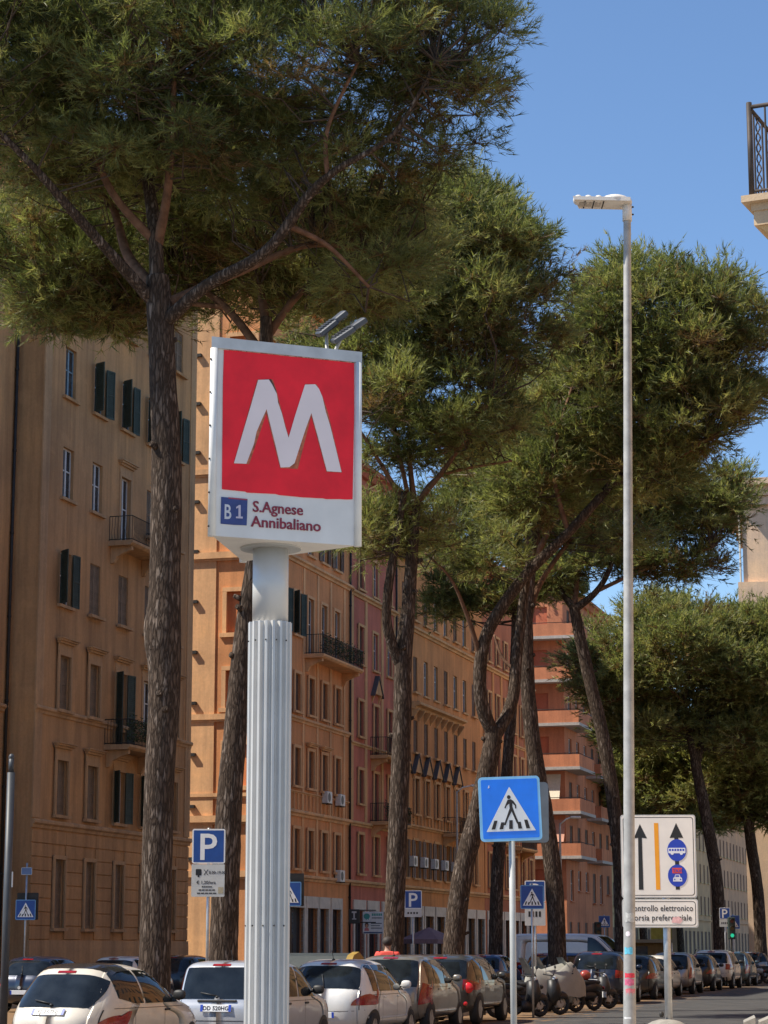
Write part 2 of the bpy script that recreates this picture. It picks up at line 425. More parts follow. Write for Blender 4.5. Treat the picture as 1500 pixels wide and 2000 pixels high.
def house(name, label, s0, s1, l0, H, depth, wallmat, holes, side_holes=(), base=.14):
    root = empty(name, P(s0, l0, 0), ROTS, label, 'building', 'apartment buildings along the street')
    L = s1-s0; m = MB()
    wall_grid(m, holes, 0, L, base-.3, H, .45, lambda x, d, z: (x, d, z))
    wall_grid(m, side_holes, 0, depth, base-.3, H, .16, lambda x, d, z: (d, depth-x if False else x, z))
    m.quad((L, 0, base-.3), (L, depth, base-.3), (L, depth, H), (L, 0, H)); m.quad((0, depth, base-.3), (L, depth, base-.3), (L, depth, H), (0, depth, H))
    m.quad((0, 0, H), (L, 0, H), (L, depth, H), (0, depth, H))
    m.box(.3, L-.3, .5, depth-.3, base, H-.3)      # rooms behind the openings
    w = m.build('wall', wallmat, root)
    e = MB(); e.extr([(.1, H), (-.25, H), (-.5, H+.25), (-.7, H+.3), (-.7, H+.45), (.1, H+.5)], -.3, L+.3); e.build('cornice', wallmat, root)
    r = MB(); r.extr([(-.75, H+.46), (depth+.75, H+.46), (depth/2, H+2.6)], -.4, L+.4); r.build('roof', plain('clay_roof', (.30, .13, .07), .9, 0, .25, 3.), root)
    return root
C_OCHRE = stucco('ochre_stucco', (.50, .295, .145), .85, (.54, .30, .13)); C_OCHRE_T = stucco('ochre_trim', (.50, .32, .175), .8)
C_OR = stucco('orange_stucco', (.68, .31, .135), .6, (.70, .30, .125)); C_OR_T = stucco('peach_trim', (.72, .42, .215), .6)
C_ORP = stucco('orange_panel', (.62, .24, .105), .5)
C_PINK = stucco('pink_stucco', (.54, .19, .13), .7); C_OR4 = stucco('amber_stucco', (.60, .285, .115), .7); C_OR4_T = stucco('amber_trim', (.64, .39, .19), .65)
C_BRICK = stucco('salmon_render', (.55, .225, .12), .6); C_CREAM = stucco('cream_stucco', (.58, .46, .25), .6); C_BEIGE = stucco('beige_stucco', (.54, .37, .21), .6)
C_PEACH = stucco('pale_peach_stucco', (.72, .52, .36), .4)
M_SHG = plain('shutter_green', (.040, .058, .044), .7, 0, .25, 5.); M_SHB = plain('shutter_brown', (.135, .080, .052), .75, 0, .25, 5.); M_SHG2 = plain('shutter_greybrown', (.20, .145, .095), .8, 0, .25, 5.)
M_FRW = plain('frame_white', (.55, .55, .53), .5, 0, .15); M_FRB = plain('frame_blue', (.16, .24, .30), .5, 0, .15); M_FRBR = plain('frame_brown', (.10, .07, .05), .6, 0, .2)
M_STONE = plain('shopfront_stone', (.58, .54, .47), .8, 0, .14, 3., .3)

# ---- ochre corner building on the left (its front 73 to 88 m down the street)
B1S, L1 = 72.75, 33.
cols = [75.05-B1S, 77.8-B1S, 80.6-B1S, 83.35-B1S, 86.15-B1S]
rows = [(2.42, 2.4, 'g'), (6.38, 1.95, 'E'), (10.15, 1.95, 'D'), (13.95, 1.95, 'C'), (17.9, 1.9, 'B'), (21.7, 1.9, 'A'), (25.4, 1.8, 'T'), (28.6, 1.6, 'U')]
style = {('A',0):'glass', ('A',1):'ajar', ('A',2):'ajar', ('A',3):'ajar', ('A',4):'ajar', ('B',0):'glass', ('B',1):'glass', ('B',2):'glass', ('B',3):'closed', ('B',4):'closed',
         ('C',0):'ajar', ('C',1):'closed', ('C',2):'closed', ('C',3):'closed', ('C',4):'closed', ('D',0):'closed', ('D',1):'closed', ('D',2):'ajar', ('D',3):'glass', ('D',4):'closed',
         ('E',0):'closed', ('E',1):'closed', ('E',2):'ajar', ('E',3):'ajar', ('E',4):'closed', ('T',4):'closed'}
holes = []; wins = []
for z, h, k in rows:
    for ci, x in enumerate(cols):
        door = (k in 'BD') and ci == 2
        z0 = z-(.85 if door else 0); hh = h+(.85 if door else 0); w = .98 if k != 'g' else .86
        holes.append((x-w/2, x+w/2, z0, z0+hh)); wins.append((x, z0, w, hh, k, ci, door))
b1 = house('apartment_building', 'ochre corner apartment house with dark green shutters behind the tallest pine', B1S, 88.2, L1, 31.5, 11, C_OCHRE, holes)
for x, z0, w, hh, k, ci, door in wins:
    st = style.get((k, ci), 'closed')
    if k == 'g':
        wi = window(b1, x, z0, w, hh, 'closed', M_SHG2, M_FRBR, C_OCHRE_T, True, None, True)
    else:
        window(b1, x, z0, w, hh, st, M_SHG if st == 'ajar' else M_SHG2, M_FRB if k == 'A' else M_FRW, C_OCHRE_T if k in 'DEBC' else C_OCHRE, not door,
               'high' if (k in 'DE' or door) else None, k in 'DE' or door)
LB1 = 88.2-B1S
for z, h, o in ((5.85, .3, .16), (9.86, .26, .13)): course(b1, -.1, LB1+.1, z, C_OCHRE_T, h, o)
course(b1, -.1, LB1+.08, .14, C_OCHRE_T, 1.85, .07, 'plinth')
xs_ = [0]+[v for x in cols for v in (x-.62, x+.62)]+[LB1]
k = 0
for i in range(8):                                 # banded ground floor, joints between the courses
    z = 2.02+i*.475; top = min(z+.445, 5.83)
    for j in range(0, len(xs_), 2):
        m = MB(); m.bbox(xs_[j]+(.0 if j else -.03), xs_[j+1]-.0, -.05, .02, z, top, .012); m.build('stone_course', C_OCHRE, b1)
    if z > 4.9:
        for x in cols: MB().bbox(x-.615, x+.615, -.045, .02, z+.05 if z < 5.2 else z, top, .012).build('stone_course', C_OCHRE, b1)
balcony(b1, cols[2]+.35, 16.95, 3.9, 1.0, C_OCHRE_T); balcony(b1, cols[2]+.35, 9.15, 3.9, 1.05, C_OCHRE_T, plants=True)
MB().box(-.06, .55, -.04, .02, 6.2, 31.4).build('corner_pilaster', C_OCHRE_T, b1); MB().box(LB1-.55, LB1+.06, -.04, .02, 6.2, 31.4).build('corner_pilaster', C_OCHRE_T, b1)
# its neighbour, set back a metre
h0 = [(9.2, 10.2, z, z+1.9) for z in (2.6, 6.4, 10.2, 14, 17.9, 21.7)]
b0 = house('apartment_building', 'ochre house set back beside the dark flank of the corner house', B1S-12.5, B1S-.02, L1+1.05, 29, 9, C_OCHRE, h0)
for a, b, c, d in h0: window(b0, (a+b)/2, c, b-a, d-c, 'closed', M_SHG2, M_FRBR, C_OCHRE_T)
downpipe(b0, 12.2, .2, 28.7, M_DARKIRON)
course(b0, 0, 12.3, 9.86, C_OCHRE_T, .26, .13)

# ---- orange building with the sunlit flank
B2S, B2E = 97.0, 111.75
c2 = [102.65, 104.85, 107.1, 109.35]; c2x = [98.6, 100.6]
rows2 = [(5.42, 1.85), (9.3, 1.8), (12.85, 1.8), (16.55, 2.05), (20.75, 2.0), (24.6, 1.9), (28.4, 1.8)]
holes = []; W2 = []
for ri, (z, h) in enumerate(rows2):
    for ci, s in enumerate(c2x+c2):
        zz, hh = (z-.75, h+.75) if (ri == 3 and ci in (3, 4, 5)) else (z, h)
        holes.append((s-B2S-.46, s-B2S+.46, zz, zz+hh)); W2.append((s-B2S, zz, .92, hh, ri, ci))
shops = [(1.0, 3.6), (4.4, 7.0), (7.5, 9.2), (9.5, 11.0), (11.6, 13.1)]
for a, b in shops: holes.append((a, b, .14, 3.6))
side = [(.35, 1.58, 15.95, 17.85), (.35, 1.58, 12.5, 14.2), (.35, 1.58, 8.95, 10.8), (.35, 1.58, 20.6, 22.8), (.35, 1.58, 24.4, 26.6), (.35, 1.58, 28, 30)]
side += [(a+4.2, b+4.2, c, d) for a, b, c, d in side]
b2 = house('apartment_building', 'orange apartment block whose sunlit flank shows blind window recesses', B2S, B2E, L1, 33, 14, C_OR, holes, side)
for x, z, w, h, ri, ci in W2:
    if ri >= 4: st = 'glass' if ci in (3,) else 'open'
    elif ri == 3: st = 'glass' if ci in (3, 4, 5) else 'ajar'
    else: st = 'closed'
    window(b2, x, z, w, h, st, M_SHB if ri != 3 else M_SHG, M_FRW, C_OR_T, not (ri == 3 and ci in (3, 4, 5)), 'low' if ri == 1 and ci in (3, 4) else None, ri < 4)
LB2 = B2E-B2S
for z, h, o in ((4.85, .28, .2), (7.86, .3, .2), (8.95, .12, .1), (12.35, .26, .16), (20.0, .3, .22)): course(b2, -.12, LB2, z, C_OR_T, h, o)
for z, h, o in ((4.85, .28, .2), (7.3, .3, .2), (8.45, .16, .12), (11.95, .26, .16), (19.4, .3, .22), (23.4, .25, .2)):   # the same mouldings on the flank
    m = MB(); m.box(-o, .02, -o, 13.9, z, z+h); m.box(-o*.6, .02, -o*.6, 13.9, z-.1, z-.002); m.build('string_course', C_OR_T, b2)
for a, b, c, d in side:
    m = MB(); t = .2
    m.box(-.05, .02, a-t, a, c-.02, d); m.box(-.05, .02, b, b+t, c-.02, d); m.box(-.054, .02, a-t, b+t, d+.001, d+t); m.box(-.12, .02, a-t-.1, b+t+.1, c-.22, c-.021)
    m.build('blind_window_frame', C_OR_T, b2); MB().box(.155, .175, a, b, c, d).build('blind_window', C_ORP, b2)
MB().box(-.062, .02, 2.1, 4.0, .14, 32.8).build('corner_pilaster', C_OR_T, b2)
for z in np.arange(5.6, 31, 2.35): MB().box(-.24, -.063, 2.95, 3.25, z, z+.14).build('wall_bracket', M_DARKIRON, b2)
n = 15
for i in range(n): MB().box(5.2+i*.62, 5.26+i*.62, -.08, .02, 8.18, 8.94).build('frieze_strip', C_OR_T, b2)
for s in (103.7, 106, 108.2, 110.6): MB().box(s-B2S-.13, s-B2S+.13, -.05, .02, 5.15, 19.95).build('pilaster_strip', C_OR_T, b2)
balcony(b2, 107.2-B2S, 15.65, 7.0, 1.05, C_OR_T, False, True)
downpipe(b2, LB2-.25, .2, 27.8, M_DARKIRON)
def shopfront(root, a, b, top=3.6, mat=None):
    m = MB(); mt = mat or M_STONE
    m.box(a-.22, a, -.07, .12, .14, top); m.box(b, b+.22, -.07, .12, .14, top); m.box(a-.22, b+.22, -.075, .12, top+.001, top+.55)
    o = m.build('shopfront', mt, root)
    g = MB(); g.box(a+.02, b-.02, .22, .24, .5, top-.02); g.build('shop_window', M_GLASS, o)
    f = MB(); f.box(a+.02, b-.02, .18, .26, .14, .499)
    for x in np.linspace(a+.04, b-.04, 3): f.box(x-.03, x+.03, .17, .215, .5, top-.02)
    f.build('shop_frame', M_FRBR, o); return o
for a, b in shops: shopfront(b2, a, b)
for s, z, lb in ((107.1, 8.72, 'white air conditioner nearer the metro column of a pair on the orange block'), (109.35, 8.72, 'white air conditioner nearer the black downpipe of the pair on the orange block'), (109.35, 4.95, 'lone white air conditioner low on the orange block above the shops')): p = P(s, L1-.06, z); aircon(p.x, p.y, p.z, ROTS, lb, 'air conditioners on the orange block')

# ---- pink building with ochre trims
B3S, B3E = B2E+.02, 120.8
c3 = [113.6-B3S, 116.55-B3S, 119.35-B3S]; holes = []; W3 = []
for ri, (z, h) in enumerate([(5.5, 2.0), (9.1, 1.75), (12.6, 1.85), (16.4, 2.0), (20.4, 1.9)]):
    for ci, x in enumerate(c3):
        door = ci > 0 and ri in (1, 2)
        zz, hh = (z-.8, h+.8) if door else (z, h); holes.append((x-.48, x+.48, zz, zz+hh)); W3.append((x, zz, .96, hh, ri, ci, door))
for a, b in ((.8, 2.6), (3.4, 5.2), (6.2, 8.2)): holes.append((a, b, .14, 3.6))
b3 = house('apartment_building', 'pink rendered house with ochre trims and a small gabled window hood', B3S, B3E, L1, 26.5, 12, C_PINK, holes)
for x, z, w, h, ri, ci, door in W3: window(b3, x, z, w, h, 'glass' if ri >= 3 and ci else 'closed', M_SHB, M_FRW, C_OR4_T, not door, None)
for a, b in ((.8, 2.6), (3.4, 5.2), (6.2, 8.2)): shopfront(b3, a, b)
L3 = B3E-B3S
for z, h, o in ((4.85, .28, .2), (7.9, .26, .16), (12.05, .2, .12), (19.9, .3, .22)): course(b3, 0, L3, z, C_OR4_T, h, o)
for x in (.3, 2.9, 6.1, L3-.3): MB().box(x-.2, x+.2, -.05, .02, 8.2, 19.9).build('pilaster_strip', C_OR4_T, b3)
def gable(root, x, z, w, trim):
    m = MB(); m.prism([(x-w/2, z), (x+w/2, z), (x, z+w*.62)], -.20, .02); g = m.build('gable_hood', trim, root)
    r = MB()
    for sx in (-1, 1): r.add([(x+sx*(w/2+.14), -.26, z-.06), (x, -.26, z+w*.62+.1), (x, .02, z+w*.62+.1), (x+sx*(w/2+.14), .02, z-.06), (x+sx*(w/2+.14), -.26, z-.14), (x, -.26, z+w*.62+.005), (x, .02, z+w*.62+.005), (x+sx*(w/2+.14), .02, z-.14)], [(0,1,2,3),(4,5,6,7),(0,1,5,4),(1,2,6,5),(2,3,7,6),(3,0,4,7)])
    r.build('gable_roof', plain('slate_dark', (.085, .075, .07), .8), g)
    for sx in (-1, 1): MB().extr([(0, z-.5), (-.17, z-.06), (-.17, z-.001), (0, z-.001)], x+sx*(w/2-.12)-.07, x+sx*(w/2-.12)+.07).build('gable_bracket', trim, g)
gable(b3, c3[1], 15.1, 1.5, C_OR4_T)
balcony(b3, (c3[1]+c3[2])/2, 11.7, 4.9, 1.0, C_OR4_T, False); balcony(b3, (c3[1]+c3[2])/2, 8.2, 4.9, 1.0, C_OR4_T, False, True)
downpipe(b3, L3-.2, .2, 26.4, M_DARKIRON)

# ---- amber building with the row of gabled hoods
B4S, B4E = 120.82, 142.2
c4 = [122.6+2.42*i-B4S for i in range(8)]; holes = []; W4 = []
for ri, (z, h) in enumerate([(5.6, 2.1), (9.2, 2.0), (12.7, 1.85), (16.15, 2.05), (20.3, 1.9), (23.6, 1.7)]):
    for ci, x in enumerate(c4): holes.append((x-.46, x+.46, z, z+h)); W4.append((x, z, .92, h, ri, ci))
sh4 = [(1.0+2.6*i, 2.9+2.6*i) for i in range(8)]
for a, b in sh4: holes.append((a, b, .14, 3.5))
b4 = house('apartment_building', 'amber apartment block with a row of little gabled window hoods', B4S, B4E, L1, 26, 13, C_OR4, holes)
for x, z, w, h, ri, ci in W4: window(b4, x, z, w, h, 'open' if ri == 0 and ci < 6 else ('glass' if (ri, ci) in ((3, 2), (3, 3), (3, 5), (3, 6), (4, 3)) else ('dark' if ri == 4 and ci in (3, 4, 6) else 'closed')), M_SHB, M_FRW, C_OR4_T, True, None, ri in (0, 1), far=True)
for a, b in sh4: shopfront(b4, a, b, 3.5)
L4 = B4E-B4S
for z, h, o in ((4.85, .28, .2), (8.35, .22, .16), (19.6, .3, .24)): course(b4, 0, L4, z, C_OR4_T, h, o)
course(b4, c4[1]-.9, c4[5]+.9, 15.15, C_OR4_T, .4, .55, 'hood_shelf')
for i in range(9):
    m = MB(); x = c4[1]-.7+i*((c4[5]-c4[1]+1.4)/8); m.extr([(0, 14.5), (-.4, 15.05), (-.4, 15.149), (0, 15.149)], x-.09, x+.09); m.build('bracket', C_OR4_T, b4)
for i in range(6): gable(b4, c4[i], 11.55, 1.6, C_OR4_T)
for i in range(26): MB().box(.5+i*.8, .58+i*.8, -.07, .02, 8.58, 9.12).build('frieze_strip', C_OR4_T, b4)
balcony(b4, (c4[4]+c4[5])/2, 8.3, 4.6, 1.1, C_OR4_T, False)
for i, w_ in enumerate(('first', 'second', 'third', 'fourth', 'fifth')): p = P(B4S+c4[i]+1.1, L1-.06, 6.2); aircon(p.x, p.y, p.z, ROTS, 'white air conditioner on the amber block, %s of its row counted from the pink house' % w_, 'air conditioners on the amber block')

# ---- further buildings
B5S, B5E = 142.22, 158.
c5 = [1.6+2.5*i for i in range(6)]; holes = []; W5 = []
for ri, (z, h) in enumerate([(5.6, 2.1), (9.2, 2.0), (12.7, 1.85), (16.15, 2.0), (20.2, 1.8)]):
    for ci, x in enumerate(c5): holes.append((x-.46, x+.46, z, z+h)); W5.append((x, z, .92, h))
for i in range(6): holes.append((.8+2.5*i, 2.6+2.5*i, .14, 3.5))
b5 = house('apartment_building', 'red and orange apartment block between the amber block and the salmon block', B5S, B5E, L1, 26, 12, stucco('brick_red_stucco', (.43, .17, .095), .7), holes)
for x, z, w, h in W5: window(b5, x, z, w, h, 'closed', M_SHB, M_FRW, C_OR4_T, far=True)
for i in range(6): shopfront(b5, .8+2.5*i, 2.6+2.5*i, 3.5)
for z, h, o in ((4.85, .28, .2), (8.35, .22, .16), (15.2, .2, .14), (19.6, .3, .24)): course(b5, 0, B5E-B5S, z, C_OR4_T, h, o)
for x in [.3]+[c+1.25 for c in c5]: MB().box(x-.28, x+.28, -.05, .02, 5.15, 19.6).build('pilaster_strip', C_OR4, b5)
balcony(b5, c5[3], 8.2, 5, 1.1, C_OR4_T, False)

# salmon block with wrap-round balconies
B6S, B6E = 166.5, 186.; L6 = B6E-B6S; FL = [5.0+3.28*i for i in range(7)]
holes = []; sh6 = []; W6 = []
for i, z in enumerate(FL):
    for ci in range(6):
        x = 2.2+ci*3.1; door = ci in (0, 3, 4); zz, hh = (z+.15, 2.3) if door else (z+.95, 1.5); holes.append((x-.6, x+.6, zz, zz+hh)); W6.append((x, zz, 1.2, hh))
    sh6 += [(1.2, 2.4, z+.95, z+2.45), (4.5, 5.7, z+.95, z+2.45)]
for i in range(6): holes.append((1+3.1*i, 2.0+3.1*i, .6, 3.6))
b6 = house('apartment_building', 'salmon modern block with wrap-round balconies and solid parapets', B6S, B6E, L1-.6, 28.2, 12, C_BRICK, holes, sh6)
for x, z, w, h in W6: window(b6, x, z, w, h, 'closed' if rnd.random() < .5 else 'glass', M_SHB, M_FRW, C_BRICK, True, None, False, far=True)
for i in range(6): window(b6, 1.5+3.1*i, .6, 1., 3., 'closed', M_SHB, M_FRW, None)
for a, b, c, d in sh6:
    MB().box(.155, .175, a, b, c, d).build('roller_shutter', stucco('shutter_red', (.46, .15, .085), .3), b6)
M_SLAB = plain('balcony_slab', (.40, .37, .34), .85, 0, .15)
for i, z in enumerate(FL[1:]):
    b = MB(); b.box(-1.05, 5.2, -1.35, -.003, z-.12, z+.1); b.box(-1.05, -.003, -.002, 4.2, z-.12, z+.1); o = b.build('balcony', M_SLAB, b6)
    m = MB(); m.box(-1.0, 5.15, -1.3, -1.16, z+.101, z+1.0); m.box(-1.0, -.86, -1.159, 4.15, z+.101, z+1.0); m.box(5.0, 5.14, -1.159, -.01, z+.101, z+1.0); m.build('parapet', C_BRICK, o)
    r = MB(); r.tube([(-.93, 4.1, z+1.1), (-.93, -1.23, z+1.1), (5.07, -1.23, z+1.1)], .03, 6); r.build('handrail', M_DARKIRON, o)
    b = MB(); b.box(8.6, 14.6, -1.2, -.003, z-.12, z+.1); o = b.build('balcony', M_SLAB, b6)
    m = MB(); m.box(8.65, 14.55, -1.15, -1.02, z+.101, z+1.0); m.box(8.65, 8.78, -1.019, -.01, z+.101, z+1.0); m.build('parapet', C_BRICK, o)
def awning(x0, x1, y0, z, drop, out, mat, side=False):
    m = MB(); n = 8
    for i in range(n):
        a, b = i/n, (i+1)/n; f = lambda t: (-out*t, z-drop*t-.12*math.sin(t*3.1))
        (ya, za), (yb, zb) = f(a), f(b)
        if side: m.add([(ya, x0, za), (ya, x1, za), (yb, x1, zb), (yb, x0, zb)], [(0,1,2,3)])
        else: m.add([(x0, ya+y0, za), (x1, ya+y0, za), (x1, yb+y0, zb), (x0, yb+y0, zb)], [(0,1,2,3)])
    return m.build('awning', mat, b6)
aw1 = plain('awning_cream', (.62, .55, .42), .9, 0, .1, 8.); aw2 = plain('awning_salmon', (.52, .27, .19), .9, 0, .1)
awning(.3, 3.1, 0, FL[2]+2.9, 1.9, .85, aw1, True); awning(.0, 3.6, 0, FL[1]+2.8, 1.7, .95, aw2, True)
g = MB()
for i in range(1600):
    o = Vector((rnd.uniform(-1.1, 4.5), rnd.uniform(-1.35, 4) if i % 2 else rnd.uniform(-1.35, -.8), 28.7+abs(rnd.gauss(0, .5)))); a = Vector((rnd.uniform(-1, 1), rnd.uniform(-1, 1), rnd.uniform(-1, 1)))*.22; c = Vector((rnd.uniform(-1, 1), rnd.uniform(-1, 1), rnd.uniform(-1, 1)))*.1
    g.add([o-c, o+c, o+a], [(0,1,2)])
g.build('terrace_plants', M_LEAF2, b6)

def far_house(name, label, s0, s1, l0, H, wall, fl, ncol, sh, style='closed', top=3.4):
    holes = []; W = []; L = s1-s0
    for z in fl:
        for i in range(ncol): x = (i+.5)*L/ncol; holes.append((x-.55, x+.55, z, z+1.9)); W.append((x, z))
    for i in range(ncol): x = (i+.5)*L/ncol; holes.append((x-.8, x+.8, .4, top))
    b = house(name, label, s0, s1, l0, H, 13, wall, holes)
    for x, z in W: window(b, x, z, 1.1, 1.9, style, sh, M_FRW, C_CREAM, far=True, surround=False)
    for i in range(ncol): window(b, (i+.5)*L/ncol, .4, 1.6, top-.4, 'closed', sh, M_FRW, None)
    course(b, 0, L, 4.4, wall, .25, .15); return b
far_house('apartment_building', 'pale yellow apartment house next along from the salmon block', 186.1, 206, L1, 24, C_CREAM, [5.2+3.4*i for i in range(6)], 7, M_SHG2)
far_house('apartment_building', 'pale yellow house with low roof past the lane sign', 207, 226, L1+1, 17.5, C_BEIGE, [5.2+3.4*i for i in range(4)], 6, M_SHB)
far_house('apartment_building', 'grey beige house with tall ground floor openings farther along the pines', 228, 252, L1, 18, C_BEIGE, [5.2+3.4*i for i in range(4)], 8, M_SHB)
far_house('apartment_building', 'long pale pinkish house closing the far end of the row', 254, 330, L1, 16, stucco('pinkish_beige', (.58, .36, .22), .5), [5.2+3.4*i for i in range(3)], 24, M_SHB)

# peach building on the right beyond the road's bend: attic storey above the pines
def peach():
    c = atY(1463, HZ, 138.); r = empty('apartment_building', (c.x, 138., 0), R(-9.4), 'pale peach building rising above the pines with a heavy attic cornice', 'building')
    def zpx(py): return atY(1470, py, 138.).z
    z1, z2, z3, z4 = zpx(1137), zpx(992), zpx(970), zpx(938)
    hs = [(2.+3.2*i, 3.1+3.2*i, z, z+1.9) for i in range(7) for z in np.arange(4.8, z1-3, 3.3)]
    m = MB(); wall_grid(m, hs, 0, 24, -.2, z1, .4, lambda x, d, z: (x, d, z))
    m.quad((0, 0, -.2), (0, 16, -.2), (0, 16, z1), (0, 0, z1)); m.quad((24, 0, -.2), (24, 16, -.2), (24, 16, z1), (24, 0, z1)); m.quad((0, 0, z1), (24, 0, z1), (24, 16, z1), (0, 16, z1)); m.quad((0, 16, -.2), (24, 16, -.2), (24, 16, z1), (0, 16, z1))
    m.box(.4, 23.6, .6, 15.6, 0, z1-.4); m.build('wall', C_PEACH, r)
    for a, b, c_, d in hs: window(r, (a+b)/2, c_, b-a, d-c_, 'closed', M_SHB, M_FRW, C_PEACH, far=True, surround=False)
    MB().box(.35, 23.6, .3, 15.5, z1+.001, z4-.6).build('attic', C_PEACH, r)
    m = MB(); m.box(.02, 24, -.05, 15.8, z3-.55, z3-.02); m.box(-.12, 24.2, -.2, 16, z3, z4-.42); m.box(-.6, 24.6, -.65, 16.4, z4-.419, z4); m.build('cornice', C_PEACH, r)
    downpipe(r, .18, 0, z3-.5, M_KERB, .2)
peach()

# corner house on the right whose balcony reaches into view (the house itself stands outside the frame)
def corner_balcony():
    c = atY(1459, 384, 22.); rz = R(-25)            # local x: front edge, to the right and towards the viewer; local y: along the house, away
    r = empty('corner_building', (c.x, c.y, 0), rz, 'sandy corner house with an iron railed balcony on a moulded stone slab', 'building')
    z = c.z
    W, D, Hh = 7.75, 13.85, z+6; fz = [z-5.6+3.6*i-.0 for i in range(4)]
    hs = [(x-.5, x+.5, q_, q_+1.9) for x in (1.6, 3.9, 6.2) for q_ in fz]; ss = [(1.6-.55, 1.6+.55, z+.02, z+2.3)]+[(y_-.5, y_+.5, q_, q_+1.9) for y_ in (5., 8., 11.) for q_ in fz]
    m = MB(); wall_grid(m, hs, 0, W, -.2, Hh, .3, lambda x, d, zz: (1.25+x, .15+d, zz)); wall_grid(m, ss, 0, D, -.2, Hh, .3, lambda x, d, zz: (1.25+d, .15+x, zz))
    m.quad((9, .15, -.2), (9, 14, -.2), (9, 14, Hh), (9, .15, Hh)); m.quad((1.25, .15, Hh), (9, .15, Hh), (9, 14, Hh), (1.25, 14, Hh)); m.quad((1.25, 14, -.2), (9, 14, -.2), (9, 14, Hh), (1.25, 14, Hh)); m.box(1.6, 8.7, .5, 13.6, 0, Hh-.3)
    m.build('wall', C_PEACH, r)
    for a_, b_, c_, d_ in hs: w_ = window(r, 1.25+(a_+b_)/2, c_, b_-a_, d_-c_, 'closed', M_SHG, M_FRW, C_PEACH); w_.location.y += .15
    for a_, b_, c_, d_ in ss:
        w_ = window(r, 0, c_, b_-a_, d_-c_, 'closed', M_SHG, M_FRW, None); w_.rotation_euler = (0, 0, R(-90)); w_.location = (1.25+.05, .15+(a_+b_)/2, c_)
    for q_ in (z-6.3, z+4.2): course(r, 1.2, 9, q_, C_PEACH, .25, .14, y0=.15)
    M_B = stucco('balcony_stone', (.55, .41, .27), .5)
    b = MB(); b.box(-.05, 1.248, -.05, 3.2, z-.07, z); b.box(.03, 1.248, .03, 3.12, z-.15, z-.0701); b.box(.05, 1.248, .05, 3.1, z-.30, z-.1501)
    o = b.build('balcony', M_B, r)
    m = MB(); m.add([(.08, .08, z-.301), (1.248, .08, z-.301), (1.248, 3.05, z-.301), (.08, 3.05, z-.301), (1.0, .42, z-1.0), (1.248, .42, z-1.0), (1.248, 2.7, z-1.0), (1.0, 2.7, z-1.0)], [(0,1,5,4),(1,2,6,5),(2,3,7,6),(3,0,4,7),(4,5,6,7),(0,3,2,1)])
    m.build('corbel', stucco('corbel_stone', (.56, .40, .22), .5), o)
    rl = MB(); H = .97
    path = [(1.2, .04), (.04, .04), (.04, 3.1), (1.2, 3.1)]
    for (xa, ya), (xb, yb) in zip(path, path[1:]):
        rl.tube([(xa, ya, z+H), (xb, yb, z+H)], .022, 6); rl.tube([(xa, ya, z+.06), (xb, yb, z+.06)], .014, 6)
        L = math.hypot(xb-xa, yb-ya); n = max(2, int(L/.155))
        for i in range(n+1):
            f = i/n; x, y = xa+(xb-xa)*f, ya+(yb-ya)*f
            if i % 3 == 2 and 0 < i < n:
                for ph in (0, math.pi): rl.tube([(x+.022*math.cos(k*.9+ph), y+.022*math.sin(k*.9+ph), z+.06+(H-.06)*k/28) for k in range(29)], .009, 4, False)
            else: rl.tube([(x, y, z), (x, y, z+H)], .011, 5, False)
    rl.tube([(.04, .04, z), (.04, .04, z+H+.05)], .03, 8)
    rl.build('railing', plain('rusty_iron', (.055, .042, .036), .65, .3, .35), o)
corner_balcony()

# houses on the near side of the street, beyond the right edge of the picture: they throw warm light back on the shaded fronts
def near_house(label, s0, s1, l0, H, mat):
    L = s1-s0; r = empty('apartment_building', P(s1, l0, 0), ROTS+math.pi, label, 'building', 'apartment buildings along the street'); hs = []
    n = int(L/3.2)
    for z in np.arange(5., H-2.4, 3.6):
        for i in range(n): x = (i+.5)*L/n; hs.append((x-.55, x+.55, z, z+2.))
    for i in range(n): x = (i+.5)*L/n; hs.append((x-1., x+1., .14, 3.4))
    m = MB(); wall_grid(m, hs, 0, L, 0, H, .3, lambda x, d, z: (x, d, z)); m.quad((0, 0, 0), (0, 12, 0), (0, 12, H), (0, 0, H)); m.quad((L, 0, 0), (L, 12, 0), (L, 12, H), (L, 0, H)); m.quad((0, 0, H), (L, 0, H), (L, 12, H), (0, 12, H)); m.box(.3, L-.3, .35, 11.6, 0, H-.3); m.build('wall', mat, r)
    for a, b, c, d in hs: window(r, (a+b)/2, c, b-a, d-c, 'closed' if c > 1 else 'glass', M_SHG, M_FRW, None, far=True)
    e = MB(); e.extr([(.1, H), (-.25, H), (-.6, H+.3), (-.6, H+.45), (.1, H+.5)], -.2, L+.2); e.build('cornice', mat, r)
near_house('amber apartment house on the near side of the street past the corner house', 42, 74, -4.5, 21, C_OR4)
near_house('ochre apartment house on the near side of the street farther along', 76, 112, -4.5, 22, C_OCHRE)
